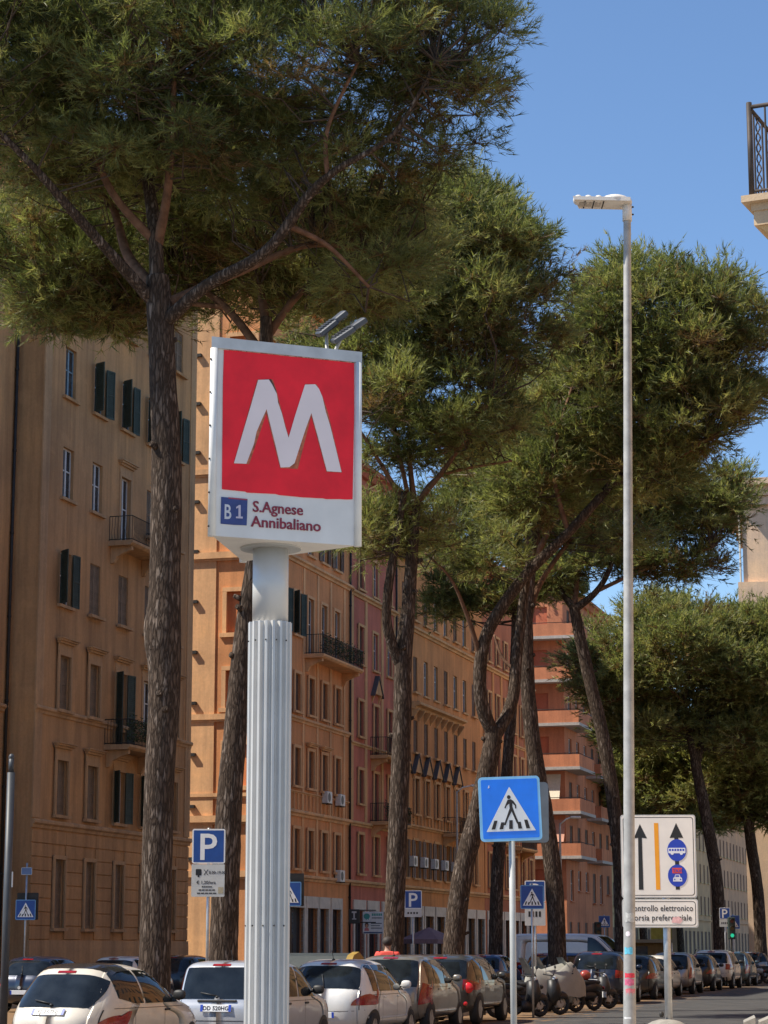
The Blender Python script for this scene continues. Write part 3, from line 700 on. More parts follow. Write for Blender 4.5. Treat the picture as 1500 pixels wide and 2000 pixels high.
# ------------------------------------------------------------------ stone pines
def bark_mat():
    m, nt, bs = newmat('pine_bark'); v = coords(nt, (16., 16., 3.0))
    ds = N(nt, 'ShaderNodeTexNoise'); ds.inputs['Scale'].default_value = 1.2; nt.links.new(v, ds.inputs['Vector'])
    ad = N(nt, 'ShaderNodeVectorMath', operation='MULTIPLY_ADD'); nt.links.new(ds.outputs['Color'], ad.inputs[0]); ad.inputs[1].default_value = (1.4, 1.4, 1.4); nt.links.new(v, ad.inputs[2])
    vo = N(nt, 'ShaderNodeTexVoronoi', feature='DISTANCE_TO_EDGE'); vo.inputs['Scale'].default_value = 1.; nt.links.new(ad.outputs[0], vo.inputs['Vector'])
    vc = N(nt, 'ShaderNodeTexVoronoi'); vc.inputs['Scale'].default_value = 1.; nt.links.new(ad.outputs[0], vc.inputs['Vector'])
    sp = N(nt, 'ShaderNodeSeparateColor'); nt.links.new(vc.outputs['Color'], sp.inputs[0])
    plate = ramp(nt, sp.outputs[0], [(0, (.09, .064, .048)), (.6, (.13, .095, .072)), (1, (.24, .19, .155))])
    fin = ramp(nt, noise(nt, 9., 5, v, .7), [(.3, (.65, .65, .65)), (.7, (1.2, 1.2, 1.2))])
    plate = mixc(nt, 1., plate, fin, 'MULTIPLY')
    ed = ramp(nt, vo.outputs['Distance'], [(.0, (0, 0, 0)), (.32, (1, 1, 1))])
    c = mixc(nt, ed, (.034, .024, .018), plate)
    nt.links.new(c, bs.inputs['Base Color']); bs.inputs['Roughness'].default_value = .95; bs.inputs['Specular IOR Level'].default_value = .1
    mn = N(nt, 'ShaderNodeMath', operation='MINIMUM'); nt.links.new(vo.outputs['Distance'], mn.inputs[0]); mn.inputs[1].default_value = .25
    bump(nt, bs, mn.outputs[0], .8, .06); return m
def limb_mat():
    return plain('pine_limb_bark', (.15, .085, .055), .95, 0, .4, 5., .1, bmp=.8)
def needle_mat():
    m, nt, bs = newmat('pine_needles')
    at = N(nt, 'ShaderNodeAttribute', attribute_name='tint')
    c = ramp(nt, at.outputs['Fac'], [(0, (.046, .060, .024)), (.35, (.102, .124, .044)), (.65, (.178, .198, .070)), (.86, (.28, .285, .11)), (.93, (.16, .105, .045)), (1, (.12, .075, .038))])
    nt.links.new(c, bs.inputs['Base Color']); bs.inputs['Roughness'].default_value = .5; bs.inputs['Specular IOR Level'].default_value = .35
    tr = N(nt, 'ShaderNodeBsdfTranslucent'); nt.links.new(mixc(nt, 1., c, (1.7, 1.75, 1.1), 'MULTIPLY'), tr.inputs[0]); mx = N(nt, 'ShaderNodeMixShader'); mx.inputs[0].default_value = .42
    out = nt.nodes['Material Output']; nt.links.new(bs.outputs[0], mx.inputs[1]); nt.links.new(tr.outputs[0], mx.inputs[2]); nt.links.new(mx.outputs[0], out.inputs[0]); return m
M_TWIG = plain('twig_bark', (.065, .045, .032), .95, 0, .3)
M_BARK, M_LIMB, M_NEEDLE = bark_mat(), limb_mat(), needle_mat()
def crom(pts, n):
    """Catmull-Rom through (x,y,z,r) rows"""
    p = np.array([pts[0]]+list(pts)+[pts[-1]], float); out = []
    for i in range(1, len(p)-2):
        for t in np.linspace(0, 1, n, endpoint=False):
            a, b, c, d = p[i-1], p[i], p[i+1], p[i+2]
            out.append(.5*((2*b)+(-a+c)*t+(2*a-5*b+4*c-d)*t*t+(-a+3*b-3*c+d)*t**3))
    out.append(p[-2]); return np.array(out)
def trunk_mesh(mb, path, nseg, nsub, rough):
    q = crom(path, nsub); V0 = len(mb.v); mb.tube([tuple(r[:3]) for r in q], [max(.01, r[3]) for r in q], nseg, True)
    for i in range(V0, len(mb.v)):
        k = (i-V0)//nseg
        if k >= len(q): break
        c = Vector(q[k][:3]); p = Vector(mb.v[i]); d = p-c; r = q[k][3]
        a = mnoise.noise(Vector((p.x*7, p.y*7, p.z*1.9)))*.5+mnoise.noise(Vector((p.x*16, p.y*16, p.z*5)))*.35+mnoise.noise(p*1.3)*.6
        mb.v[i] = tuple(c+d*(1+rough*a))
    return q
def pine(label, Y, trunk, limbs, lobes, ntuft, needle=.24, width=.022, nper=12, seed=1, base_px=None, bumps=0., tint=.0, detail=True):
    """trunk and limbs as (px, py, radius[, depth offset]) rows; lobes as (px, py, depth offset, rx, ry, rz)"""
    rg = np.random.RandomState(seed)
    w = lambda r: (*atY(r[0], r[1], Y+(r[3] if len(r) > 3 else 0)), r[2])
    b = atY(trunk[0][0], HZ, Y); b.z = 0.05
    root = empty('stone_pine', b, 0, label, 'pine tree', 'stone pines along the street')
    loc = lambda p: (p[0]-b.x, p[1]-b.y, p[2]-b.z, p[3])
    tp = [loc(w(r)) for r in trunk]; f = tp[0]
    tp = [(f[0], f[1], -.15, f[3]*1.35), (f[0], f[1], .35, f[3]*1.08)]+[t for t in tp if t[2] > .8]
    mb = MB(); q = trunk_mesh(mb, tp, 28 if detail else 14, 14 if detail else 7, .085)
    mb.build('trunk', M_BARK, root)
    for k_ in range(5 if detail else 0):           # stubs of sawn-off branches
        i_ = int(len(q)*rg.uniform(.35, .9)); c_ = q[i_]; an_ = rg.uniform(math.pi*.95, math.pi*2.05); dv = np.array([math.cos(an_), math.sin(an_), .35]); a_ = c_[:3]+dv*c_[3]*.8; e_ = c_[:3]+dv*(c_[3]+rg.uniform(.04, .14)); r_ = rg.uniform(.035, .065)
        MB().tube([tuple(a_), tuple(e_)], [r_*1.5, r_], 9).build('branch_stub', M_BARK, root)
    lp = []; ends = []
    for lr in limbs:
        pts = [loc(w(r)) for r in lr]; mb = MB(); qq = trunk_mesh(mb, pts, 10 if detail else 7, 7, .10); mb.build('limb', M_BARK if pts[0][3] > .12 else M_LIMB, root); lp.append(qq)
    # crown: clumps of needle tufts set in the lobes, thicker towards the outside and the top
    C = []
    vol = np.array([l[3]*l[4]*l[5] for l in lobes])**.75; vol /= vol.sum()
    L = [(np.array(loc((*atY(l[0], l[1], Y+l[2]), 0))[:3]), np.array(l[3:6])) for l in lobes]
    ncl = max(40, int(ntuft/40))
    while len(C) < ncl:
        i = rg.choice(len(L), p=vol); c, r = L[i]
        d = rg.normal(size=3); d /= np.linalg.norm(d)
        if d[2] < -.1 and rg.rand() < .2: continue
        rad = rg.uniform(.25, 1.)**.5; p = c+d*r*rad
        if d[2] < 0: p[2] = c[2]+d[2]*r[2]*rad*.75
        C.append((p, d, rad))
    allp = np.concatenate(lp+[q])[:, :3] if lp else q[:, :3]
    tw = MB(); tuftP = []; tuftC = []; tuftD = []; tuftT = []
    for p, d, rad in C:
        j = np.argmin(((allp-p)**2).sum(1)+2.5*np.maximum(0, allp[:, 2]-p[2]+.3)**2); a = allp[j]
        mid = (a+p)/2+np.array([0, 0, -.18*np.linalg.norm(p-a)*.3]); 
        if np.linalg.norm(p-a) < 3.2:
            rr = .009+.005*np.linalg.norm(p-a); m2 = (mid+p)/2+rg.normal(0, .12, 3); tw.tube([tuple(a), tuple(mid+rg.normal(0, .22, 3)), tuple(m2), tuple(p)], [rr*1.5, rr, rr*.8, .008], 4, False)
        cr = rg.uniform(.42, .88)*(1+.010*(Y-40)); k = rg.randint(30, 56)
        e = rg.normal(size=(k, 3)); e /= np.linalg.norm(e, axis=1)[:, None]
        e[:, 2] = np.where(e[:, 2] < -.55, -e[:, 2]*.4, e[:, 2])
        pos = p+e*np.array([cr, cr, cr*.78])*np.clip(np.abs(rg.normal(.68, .26, size=(k, 1))), 0, 1.0)
        dr = e*.9+d*.45+np.array([0, 0, .30])+rg.normal(0, .25, (k, 3)); dr /= np.linalg.norm(dr, axis=1)[:, None]
        t0 = rg.uniform(.15, .82)+tint; tt = np.clip(t0+rg.normal(0, .14, k), 0, .88)
        if rg.rand() < .07: tt = np.clip(rg.uniform(.9, 1, k), 0, 1)
        tuftC.append(np.repeat((p*.75+pos.mean(0)*.25)[None, :], k, 0)); tuftP.append(pos); tuftD.append(dr); tuftT.append(tt)
    tw.build('twigs', M_TWIG, root)['kind'] = 'stuff'
    TP = np.concatenate(tuftP)[:ntuft]; TC = np.concatenate(tuftC)[:ntuft]; TD = np.concatenate(tuftD)[:ntuft]; TT = np.concatenate(tuftT)[:ntuft]; n = len(TP)
    sp = rg.normal(size=(n, nper, 3)); nd = TD[:, None, :]*1.0+sp*.48; nd /= np.linalg.norm(nd, axis=2)[:, :, None]
    ln = needle*rg.uniform(.7, 1.15, size=(n, nper, 1)); sd = np.cross(nd, rg.normal(size=(n, nper, 3))); sd /= np.linalg.norm(sd, axis=2)[:, :, None]
    o = TP[:, None, :]+TD[:, None, :]*(needle*1.1*rg.uniform(-.35, 1., size=(n, nper, 1))); wd = width*.5
    V = np.stack([o-sd*wd*1.35, o+sd*wd*1.35, o+nd*ln], axis=2).reshape(-1, 3)
    sw = rg.normal(size=(n, 3))*width*.32; ST = np.stack([TC-sw, TC+sw, TP+TD*needle], axis=1).reshape(-1, 3)     # the shoot that carries each tuft
    V = np.concatenate([V, ST]); nf = n*nper+n
    me = bpy.data.meshes.new('crown'); me.vertices.add(len(V)); me.vertices.foreach_set('co', V.astype(np.float32).ravel())
    me.loops.add(nf*3); me.loops.foreach_set('vertex_index', np.arange(nf*3, dtype=np.int32)); me.polygons.add(nf)
    me.polygons.foreach_set('loop_start', np.arange(0, nf*3, 3, dtype=np.int32)); me.polygons.foreach_set('loop_total', np.full(nf, 3, dtype=np.int32))
    at = me.attributes.new('tint', 'FLOAT', 'FACE'); at.data.foreach_set('value', np.concatenate([np.repeat(TT, nper), np.full(n, .97)]).astype(np.float32))
    me.materials.append(M_NEEDLE); me.update(calc_edges=True); me.validate()
    link('crown', me, root); return root
YT = lambda px, l=15.2: sl(px, l)[1]
def lob(Y, rows): return rows
Y1 = YT(300)
pine('tallest pine with thick scaly trunk in front of the ochre corner house', Y1,
     [(303, 1850, .285), (310, 1560, .275), (322, 1330, .30), (318, 1240, .345), (322, 1150, .30), (325, 900, .285), (318, 740, .255), (312, 600, .25), (308, 540, .22)],
     [[(308, 600, .16), (302, 450, .13), (280, 300, .10, .5), (262, 180, .07, .8), (240, 40, .05, 1.2)], [(312, 640, .15), (400, 560, .12, -.5), (520, 490, .11, -1), (600, 385, .095, -1.4), (660, 330, .07, -1.8), (770, 260, .05, -2), (850, 120, .03, -2.2)],
      [(300, 590, .13), (220, 500, .11, -.6), (130, 400, .09, -1.2), (60, 320, .07, -1.6), (-60, 200, .05, -2)], [(300, 560, .12), (250, 500, .1, 1), (210, 390, .07, 2), (120, 360, .045, 2.6)],
      [(330, 590, .10), (470, 530, .085, .8), (610, 478, .06, 1.6), (760, 500, .04, 2.2)], [(308, 480, .10), (330, 350, .08, -.8), (340, 150, .05, -1.5)], [(300, 470, .09), (210, 360, .07, -.4), (150, 180, .05, -.6)],
      [(560, 440, .06, -1.2), (640, 480, .045, -.6), (720, 560, .03, 0)], [(640, 345, .05, -1.7), (640, 250, .04, -2), (700, 120, .03, -2.4)]],
     [(250, 60, 0, 3.7, 4.2, 3.3), (620, 110, -.5, 2.9, 3.6, 2.7), (840, 130, -1, 1.25, 2.0, 2.0), (30, 120, -.5, 2.8, 3.6, 2.6), (480, -170, 0, 4.0, 4.5, 2.8), (-180, -60, 0, 3, 4, 3), (130, 300, .5, 2.2, 2.6, 1.3), (700, 330, .3, 1.7, 2.4, 1.3), (430, 330, 1.4, 2.2, 2.2, 1.3), (720, 520, 1.5, 1.25, 1.6, .75), (900, 100, -1, .95, 1.6, 1.7), (880, 250, -.8, .9, 1.4, 1.0), (350, 200, -1.5, 3.4, 2.0, 1.9), (760, 400, 1.5, 1.3, 1.6, 1.0)],
     40000, .20, .0135, 12, 3)
Y2 = YT(437, 15.6)
pine('dark leaning pine hidden behind the fluted metro column', Y2,
     [(437, 1850, .29), (446, 1600, .27), (462, 1400, .235), (478, 1230, .21), (500, 1080, .19), (515, 900, .17), (520, 720, .15), (520, 620, .13)],
     [[(518, 700, .11), (440, 600, .08, .6), (330, 520, .05, 1.5)], [(520, 660, .10), (600, 560, .07, .6), (720, 510, .04, 1)], [(520, 640, .1), (500, 500, .06, 1)], [(440, 600, .06, .6), (250, 580, .04, 1.4), (100, 560, .03, 2)]],
     [(150, 560, 2, 2.0, 2.6, 1.15), (60, 480, 1.5, 1.4, 2.2, 1.0), (300, 500, 1.5, 2.0, 2.6, 1.2), (560, 500, 1.2, 2.0, 2.6, 1.2), (700, 560, 1, 1.2, 2, .8), (450, 400, 1.5, 3.0, 3, 1.6), (110, 610, 2, 1.3, 1.6, .6), (230, 620, 2, 1.2, 1.6, .55), (620, 590, 1.2, 1.4, 1.8, .6), (430, 590, 2.2, 1.5, 1.8, .55), (760, 470, 2, 1.5, 1.8, 1.2)],
     19000, .21, .016, 11, 5, tint=.12)
Y3 = YT(770, 15.2)
pine('double-stemmed pine behind the person in the coral shirt', Y3,
     [(768, 1850, .26), (778, 1600, .245), (785, 1420, .235), (788, 1290, .225), (798, 1180, .18), (806, 1060, .16), (812, 980, .13)],
     [[(782, 1300, .15), (758, 1230, .13, -.3), (757, 1160, .12, -.4), (775, 1050, .10, -.4), (790, 960, .08, -.4)], [(806, 1010, .08), (740, 900, .05, -.6), (690, 820, .03, -1)], [(810, 990, .08), (800, 850, .06, .3), (830, 650, .05, .4), (880, 480, .03, .6)],
      [(812, 985, .08), (880, 900, .06, -.5), (960, 780, .04, -.8)], [(806, 1000, .07), (860, 930, .05, 1), (1000, 900, .03, 1.6)], [(795, 960, .06), (760, 760, .05, .5), (780, 600, .04, .6)], [(800, 980, .05), (730, 960, .035, .8), (660, 940, .025, 1.2)]],
     [(930, 480, .4, 2.0, 2.6, 1.8), (1020, 520, .6, 1.2, 2.0, 1.25), (800, 600, .2, 2.4, 3.0, 1.8), (760, 820, -.4, 1.8, 2.4, 1.6), (880, 820, 0, 2.0, 2.6, 1.7), (720, 1060, .2, 1.0, 1.6, .9), (640, 640, .6, 1.5, 2, 1.0), (900, 650, 0, 2.2, 2.6, 1.6), (760, 500, .5, 1.9, 2.4, 1.5), (700, 740, .6, 1.4, 2, 1.2), (1000, 640, .4, 1.5, 2.0, 1.5), (800, 1040, 1.2, 1.6, 1.6, .9), (880, 420, .6, 1.2, 1.8, .9)],
     20000, .23, .019, 11, 8, tint=.06)
Y4 = YT(888, 15.2)
pine('pine with a sunlit trunk leaning right and dividing low', Y4,
     [(886, 1850, .30), (905, 1700, .285), (935, 1580, .27), (958, 1470, .26), (966, 1420, .235)],
     [[(966, 1440, .2), (940, 1370, .19, -.2), (940, 1280, .185, -.3), (965, 1210, .175, -.4), (1030, 1120, .16, -.5), (1110, 1040, .14, -.6), (1190, 950, .12, -.6), (1260, 860, .08, -.6), (1320, 740, .05, -.6)],
      [(966, 1440, .19), (1000, 1370, .17, .3), (1012, 1260, .155, .5), (1030, 1120, .13, .6), (1060, 1000, .1, .7), (1085, 880, .06, .8), (1100, 740, .04, .9)], [(1110, 1040, .08, -.6), (1080, 900, .06, -.8), (1130, 720, .04, -1)],
      [(1190, 950, .07, -.6), (1280, 920, .05, -1), (1380, 860, .03, -1.4)], [(940, 1290, .08, -.3), (915, 1210, .06, -.6), (880, 1130, .04, -.9), (830, 1080, .025, -1.2)]],
     [(1290, 680, -.5, 2.4, 3.0, 2.4), (1390, 740, -.6, 1.5, 2.2, 2.0), (1190, 640, -.2, 1.7, 2.4, 1.7), (1260, 900, -.5, 2.0, 2.6, 1.6), (1130, 820, 0, 1.8, 2.4, 1.8), (1380, 590, -.5, 1.25, 2, 1.15), (1460, 720, -.6, .8, 1.5, 1.6), (1060, 960, .6, 1.6, 2.2, 1.4), (930, 1080, -.4, 1.4, 2, 1.0), (1430, 640, -.6, 1.0, 1.8, 1.4), (1340, 830, -1, 1.8, 2.2, 1.5), (1180, 760, .2, 1.9, 2.4, 1.8), (1250, 560, -.4, 1.5, 2, 1.0)],
     20000, .24, .021, 11, 12, tint=.06)
Y5 = YT(965, 20.5)
pine('slim dark pine standing behind the sunlit leaning pine', Y5,
     [(968, 1850, .28), (972, 1700, .26), (985, 1560, .24), (995, 1440, .22), (1005, 1300, .2), (1010, 1150, .17), (1015, 1050, .13)],
     [[(1012, 1130, .1), (980, 1040, .08, .4), (940, 960, .05, .8)], [(1014, 1100, .1), (1060, 1010, .07, .3), (1110, 930, .04, .6)], [(1015, 1060, .09), (1010, 930, .06), (1020, 830, .03)]],
     [(1010, 930, 0, 3.2, 3.2, 2.0), (920, 1000, .5, 2.2, 2.6, 1.3), (1100, 980, .5, 2.2, 2.6, 1.3), (1020, 1080, .8, 2.4, 2.4, .8), (900, 1150, .5, 1.6, 1.6, .8), (960, 1180, .3, 1.3, 1.6, .7), (1050, 1150, .5, 1.4, 1.6, .8), (860, 1200, 1, 1.2, 1.4, .6)],
     10500, .27, .027, 10, 15, tint=.02)
Y6 = YT(1088, 15.2)
pine('straight pine in front of the parked white van', Y6,
     [(1088, 1850, .31), (1082, 1720, .30), (1066, 1600, .285), (1045, 1480, .275), (1032, 1360, .255), (1028, 1230, .235), (1035, 1120, .2), (1050, 1020, .15)],
     [[(1030, 1240, .12), (1050, 1150, .1, .4), (1110, 1060, .07, .6), (1180, 980, .04, .8)], [(1040, 1100, .11), (1100, 980, .08, -.5), (1160, 860, .05, -.8)], [(1040, 1090, .1), (1000, 960, .07, .4), (960, 860, .04, .7)], [(1050, 1030, .1), (1060, 900, .06), (1070, 780, .03)], [(1035, 1330, .07), (985, 1290, .055, .3), (965, 1240, .04, .5)]],
     [(1080, 830, 0, 2.8, 3.2, 2.2), (1180, 920, -.5, 2.2, 2.6, 1.5), (980, 880, .4, 2.2, 2.6, 1.6), (1200, 1040, 0, 1.8, 2.2, .9), (1040, 1030, .8, 2.0, 2.0, .8)],
     10500, .26, .025, 10, 18, tint=.03)
Y7 = YT(1214, 15.2)
pine('dark slanting pine trunk with an umbrella crown beside the salmon block', Y7,
     [(1216, 1850, .31), (1212, 1700, .295), (1200, 1580, .28), (1180, 1450, .265), (1152, 1330, .25), (1132, 1240, .235), (1120, 1180, .21)],
     [[(1122, 1190, .17), (1090, 1150, .13, .5), (1050, 1130, .09, 1), (1000, 1110, .05, 1.4)], [(1122, 1190, .17), (1165, 1155, .13, -.4), (1195, 1100, .1, -.7), (1215, 1010, .07, -1), (1230, 930, .04, -1.2)], [(1165, 1155, .09, -.4), (1240, 1120, .07, -.8), (1320, 1090, .04, -1.2), (1390, 1070, .025, -1.5)], [(1122, 1185, .12), (1130, 1090, .09, .8), (1140, 980, .05, 1.2)]],
     [(1330, 1000, -.6, 2.0, 2.6, 1.7), (1230, 960, -.4, 2.4, 3.0, 2.0), (1410, 1000, -.8, 1.0, 1.7, 1.7), (1120, 1010, .5, 2.0, 2.4, 1.5), (1290, 1110, 0, 2.8, 2.6, .6), (1080, 1130, .6, 1.2, 1.8, .8), (1150, 1110, .4, 1.2, 1.8, .6), (1425, 960, -.6, .45, .9, 1.0)],
     11500, .27, .028, 10, 21, tint=.03)
Y8 = YT(1405, 15.2)
pine('forked pine with a bright round crown behind the lane sign', Y8,
     [(1406, 1850, .33), (1400, 1720, .32), (1380, 1600, .30), (1362, 1510, .28), (1355, 1460, .25)],
     [[(1358, 1490, .2), (1345, 1430, .18, -.3), (1338, 1370, .16, -.4), (1350, 1290, .1, -.5), (1380, 1220, .06, -.6)], [(1360, 1500, .19), (1372, 1430, .16, .4), (1368, 1360, .14, .6), (1390, 1280, .08, .8)], [(1340, 1380, .1, -.4), (1280, 1320, .06, -.8), (1210, 1290, .04, -1)], [(1370, 1370, .08, .6), (1440, 1300, .05, .8), (1490, 1270, .03, 1)]],
     [(1340, 1290, -.5, 4.2, 4.2, 3.0), (1230, 1330, -.4, 2.4, 3.2, 2.6), (1440, 1290, -.3, 2.6, 3.2, 2.8), (1160, 1290, 0, 1.4, 2.0, 1.8), (1480, 1240, 0, 1.8, 2.4, 1.6), (1310, 1210, 0, 3, 3, 1.3), (1390, 1410, .5, 4.6, 3.2, 1.3), (1500, 1330, -.5, 3.0, 3.0, 2.6), (1540, 1260, -.5, 2.6, 3, 2), (1250, 1430, .5, 2.6, 3, 1.2), (1190, 1360, .3, 1.9, 2.6, 1.8), (1480, 1440, .5, 3.4, 3.0, 1.4)],
     27000, .30, .038, 9, 24, tint=.22)
Y9 = 126.
pine('pine at the far bend in front of the pinkish house', Y9,
     [(1486, 1850, .34), (1480, 1740, .32), (1466, 1640, .30), (1460, 1570, .26), (1462, 1510, .2)],
     [[(1462, 1580, .16), (1430, 1520, .1, .4), (1380, 1480, .06, .8)], [(1462, 1560, .16), (1500, 1490, .1, -.3), (1540, 1440, .06, -.5)], [(1462, 1530, .12), (1455, 1450, .08), (1450, 1400, .04)]],
     [(1440, 1480, 0, 4.6, 4.2, 2.2), (1370, 1530, .5, 3.0, 3.2, 1.8), (1500, 1490, 0, 3.4, 3.2, 2.2), (1430, 1560, 1, 4.4, 3.5, 1.0), (1300, 1520, 2, 3.2, 3.2, 2.0), (1270, 1460, 2.5, 2.8, 3, 1.8), (1360, 1450, 1, 3.6, 3.4, 1.6), (1520, 1400, 0, 3.0, 3.0, 2.6), (1510, 1580, .5, 2.4, 2.6, 1.4)],
     16000, .36, .058, 7, 27, tint=.34, detail=False)
for i, (px, l, sd, ti) in enumerate(((1330, 29.6, 31, .0), (1258, 29.6, 33, .05), (1540, 14.6, 37, .1))):
    Yf = sl(px, l)[1] if i < 2 else 131.; k = F/math.cos(TH)/Yf; t = HZ-17*k
    pine(['pine over the far pavement beyond the lane sign', 'smaller pine over the far pavement beside the pale yellow house', 'pine past the bend with its crown reaching in from the side'][i], Yf,
         [(px, 1850, .32), (px-6, HZ-5*k, .28), (px-4, HZ-10*k, .2)], [[(px-5, HZ-9*k, .14), (px-2.2*k, HZ-13*k, .07), (px-3.4*k, HZ-14.5*k, .04)], [(px-5, HZ-9*k, .14), (px+2.*k, HZ-12.5*k, .07), (px+3.6*k, HZ-14*k, .04)]],
         [(px, HZ-13.2*k, 0, 4.8, 4.8, 2.6), (px-3*k, HZ-11.6*k, 0, 3, 3, 1.8), (px+3*k, HZ-11.6*k, 0, 3, 3, 1.8)], 9500, .38, .05, 8, sd, tint=ti, detail=False)
# ------------------------------------------------------------------ metro totem
def metro():
    Yc = 15.0; pc = atY(521.5, HZ, Yc); r = empty('metro_sign', (pc.x, Yc, .14), 0, 'triangular red M metro sign box on a white fluted column', 'metro sign')
    zz = lambda py, px=523, Y=Yc: atY(px, py, Y).z-.14
    zb, zt, zf = 4.400-.14, 5.690-.14, zz(1217)
    M_COL = plain('white_enamel_column', (.54, .525, .50), .45, .15, .06, 4., .5, .2)
    n = 18; sub = 10; prof = []
    for k in range(n*sub):
        an = 2*math.pi*k/(n*sub); f = (k % sub)/sub
        rr = .147-(.026*math.sin(math.pi*min(1, max(0, (f-.3)/.7)))**.8 if f > .3 else 0); prof.append((rr*math.cos(an), rr*math.sin(an)))
    m = MB(); N_ = len(prof)
    for z in (0, zf): m.v += [(x, y, z) for x, y in prof]
    for k in range(N_): m.f.append((k, (k+1) % N_, (k+1) % N_+N_, k+N_)); m.m.append(0); m.smooth.append(False)
    m.f.append(tuple(range(N_, 2*N_))); m.m.append(0); m.smooth.append(False)
    fc = m.build('fluted_column', M_COL, r)
    MB().cyl((0, 0), .20, 0, .05, 32).build('base_plate', M_GREYSTEEL, r)
    b = MB()
    for an in (200, 232, 262, 290, 320):
        for z in (zf-.13, zf-2.0):
            x, y = .148*math.cos(R(an)), .148*math.sin(R(an)); b.ell((x, y, z), (.006, .006, .006), 6, 4)
    b.build('screws', M_DARKIRON, fc)
    MB().cyl((0, 0), .121, zf, zb+.01, 40).build('upper_column', M_COL, r)
    MB().cyl((0, 0), .205, zb-.012, zb+.008, 40).build('flange', M_GREYSTEEL, r)
    # three-sided box
    S = 1.055; d1 = Vector((math.sin(R(68)), math.cos(R(68)), 0)); d2 = Vector((math.sin(R(8)), math.cos(R(8)), 0))
    FLp = -(d1+d2)*S/3; FR = FLp+d1*S; BK = FLp+d2*S
    c = lambda p, k: Vector((p.x*k, p.y*k, 0))
    M_BOX = plain('sign_box_white', (.72, .68, .63), .45, 0, .1, 3., .4)
    m = MB(); T = [FLp, FR, BK]; k = .965
    V = [(*c(p, k).xy, zb) for p in T]+[(*c(p, k).xy, zt) for p in T]
    m.add(V, [(0, 2, 1), (3, 4, 5), (0, 1, 4, 3), (1, 2, 5, 4), (2, 0, 3, 5)]); box = m.build('sign_box', M_BOX, r)
    m = MB(); hs = .055
    m.add([(*c(p, 1.02).xy, zt-.02) for p in T]+[(*c(p, 1.02).xy, zt+hs) for p in T], [(0, 2, 1), (3, 4, 5), (0, 1, 4, 3), (1, 2, 5, 4), (2, 0, 3, 5)]); m.build('lid', plain('lid_grey', (.50, .50, .49), .5, 0, .15, 6.), r)
    for p in T: MB().tube([(*c(p, .975).xy, zb-.005), (*c(p, .975).xy, zt-.021)], .026, 10).build('corner_post', plain('corner_white', (.70, .68, .64), .4, 0, .08), box)
    m = MB()
    for z in np.linspace(zb+.06, zt-.1, 6):
        q = c(FLp, .975); m.ell((q.x-.02, q.y-.02, z), (.007, .007, .007), 6, 4)
    m.build('rivets', M_DARKIRON, box)
    m = MB(); m.ell((FLp.x*.1, -.02, zt+hs), (.115, .115, .03), 20, 6); m.build('dome_cap', M_BOX, r)
    # printed face: a small frame lying on the front side (local x along the face, local -y outwards)
    ang = math.atan2(d1.y, d1.x); nrm = Vector((math.sin(ang), -math.cos(ang), 0))
    A_ = c(FLp, k); Bv = c(FR, k); Wf = (Bv-A_).length; Hf = zt-zb
    A_ = A_+nrm*.002
    # print of the face, as sub-parts of the box
    def xy(px, py):                               # photograph pixel -> place on the face plane
        d = ray(px, py); o = Vector((pc.x, Yc, .14)); w = o+A_; t = (w-Vector((0, 0, EYE))).dot(nrm)/d.dot(nrm); p = Vector((0, 0, EYE))+d*t-w
        return (p.dot(d1), p.z)
    def zp(x, y): return (380+x/3.0316, 580+y/3.0303)
    def put(mb, name, mat):
        o = mb.build(name, mat, box, A_); o.rotation_euler = (0, 0, ang); return o
    M_RED = plain('faded_red_film', (.86, .014, .028), .62, 0, .16, 3.5, .4)
    redz = [(162, 1138), (300, 1152), (310, 1158), (480, 1166), (500, 1172), (640, 1186), (760, 1192), (780, 1196), (860, 1196), (900, 1199), (935, 1197), (944, 700), (944, 392), (820, 378), (700, 366), (560, 352), (430, 338), (300, 325), (240, 318), (174, 314), (168, 500), (165, 800)]
    put(MB().prism([xy(*zp(*q)) for q in redz], -.0030, .001), 'red_panel', M_RED)
    mz = [(232, 985), (262, 880), (330, 650), (375, 492), (438, 490), (458, 520), (485, 575), (492, 625), (515, 690), (535, 770), (555, 835), (590, 715), (652, 520), (712, 518), (735, 545), (755, 592), (775, 680), (800, 760), (830, 880), (868, 1038), (782, 1032), (760, 950), (730, 835), (690, 688), (660, 770), (630, 860), (590, 985), (560, 1008), (508, 1010), (480, 890), (450, 770), (425, 665), (395, 730), (365, 800), (350, 870), (305, 988)]
    P_ = [xy(*zp(*q)) for q in mz]
    tz = [(230, 987), (372, 490), (462, 490), (486, 560), (500, 620), (545, 790), (557, 825), (655, 516), (722, 518), (757, 590), (790, 690), (872, 1040), (780, 1036), (690, 705), (610, 1018), (506, 1014), (424, 690), (322, 990)]
    put(MB().prism([xy(*zp(*q)) for q in tz], -.0045, -.0031), 'worn_letter_edge', plain('worn_orange_edge', (.42, .11, .045), .6, 0, .45, 30.))
    dz = [(402, 488), (452, 488), (482, 555), (484, 590), (455, 530), (438, 492)]
    put(MB().prism([xy(*zp(*q)) for q in dz], -.0058, -.0046), 'dirt_mark', plain('dark_grime', (.06, .035, .03), .8))
    put(MB().prism(P_, -.0066, -.0047), 'letter_m', plain('letter_white_faded', (.82, .68, .65), .5, 0, .05, 3.))
    M_NAVY = plain('line_badge_blue', (.035, .055, .19), .5, 0, .25, 9.)
    put(MB().prism([xy(*zp(*q)) for q in [(154, 1342), (230, 1349), (308, 1352), (311, 1270), (313, 1196), (240, 1190), (158, 1184), (156, 1260)]], -.0030, .001), 'line_badge', M_NAVY)
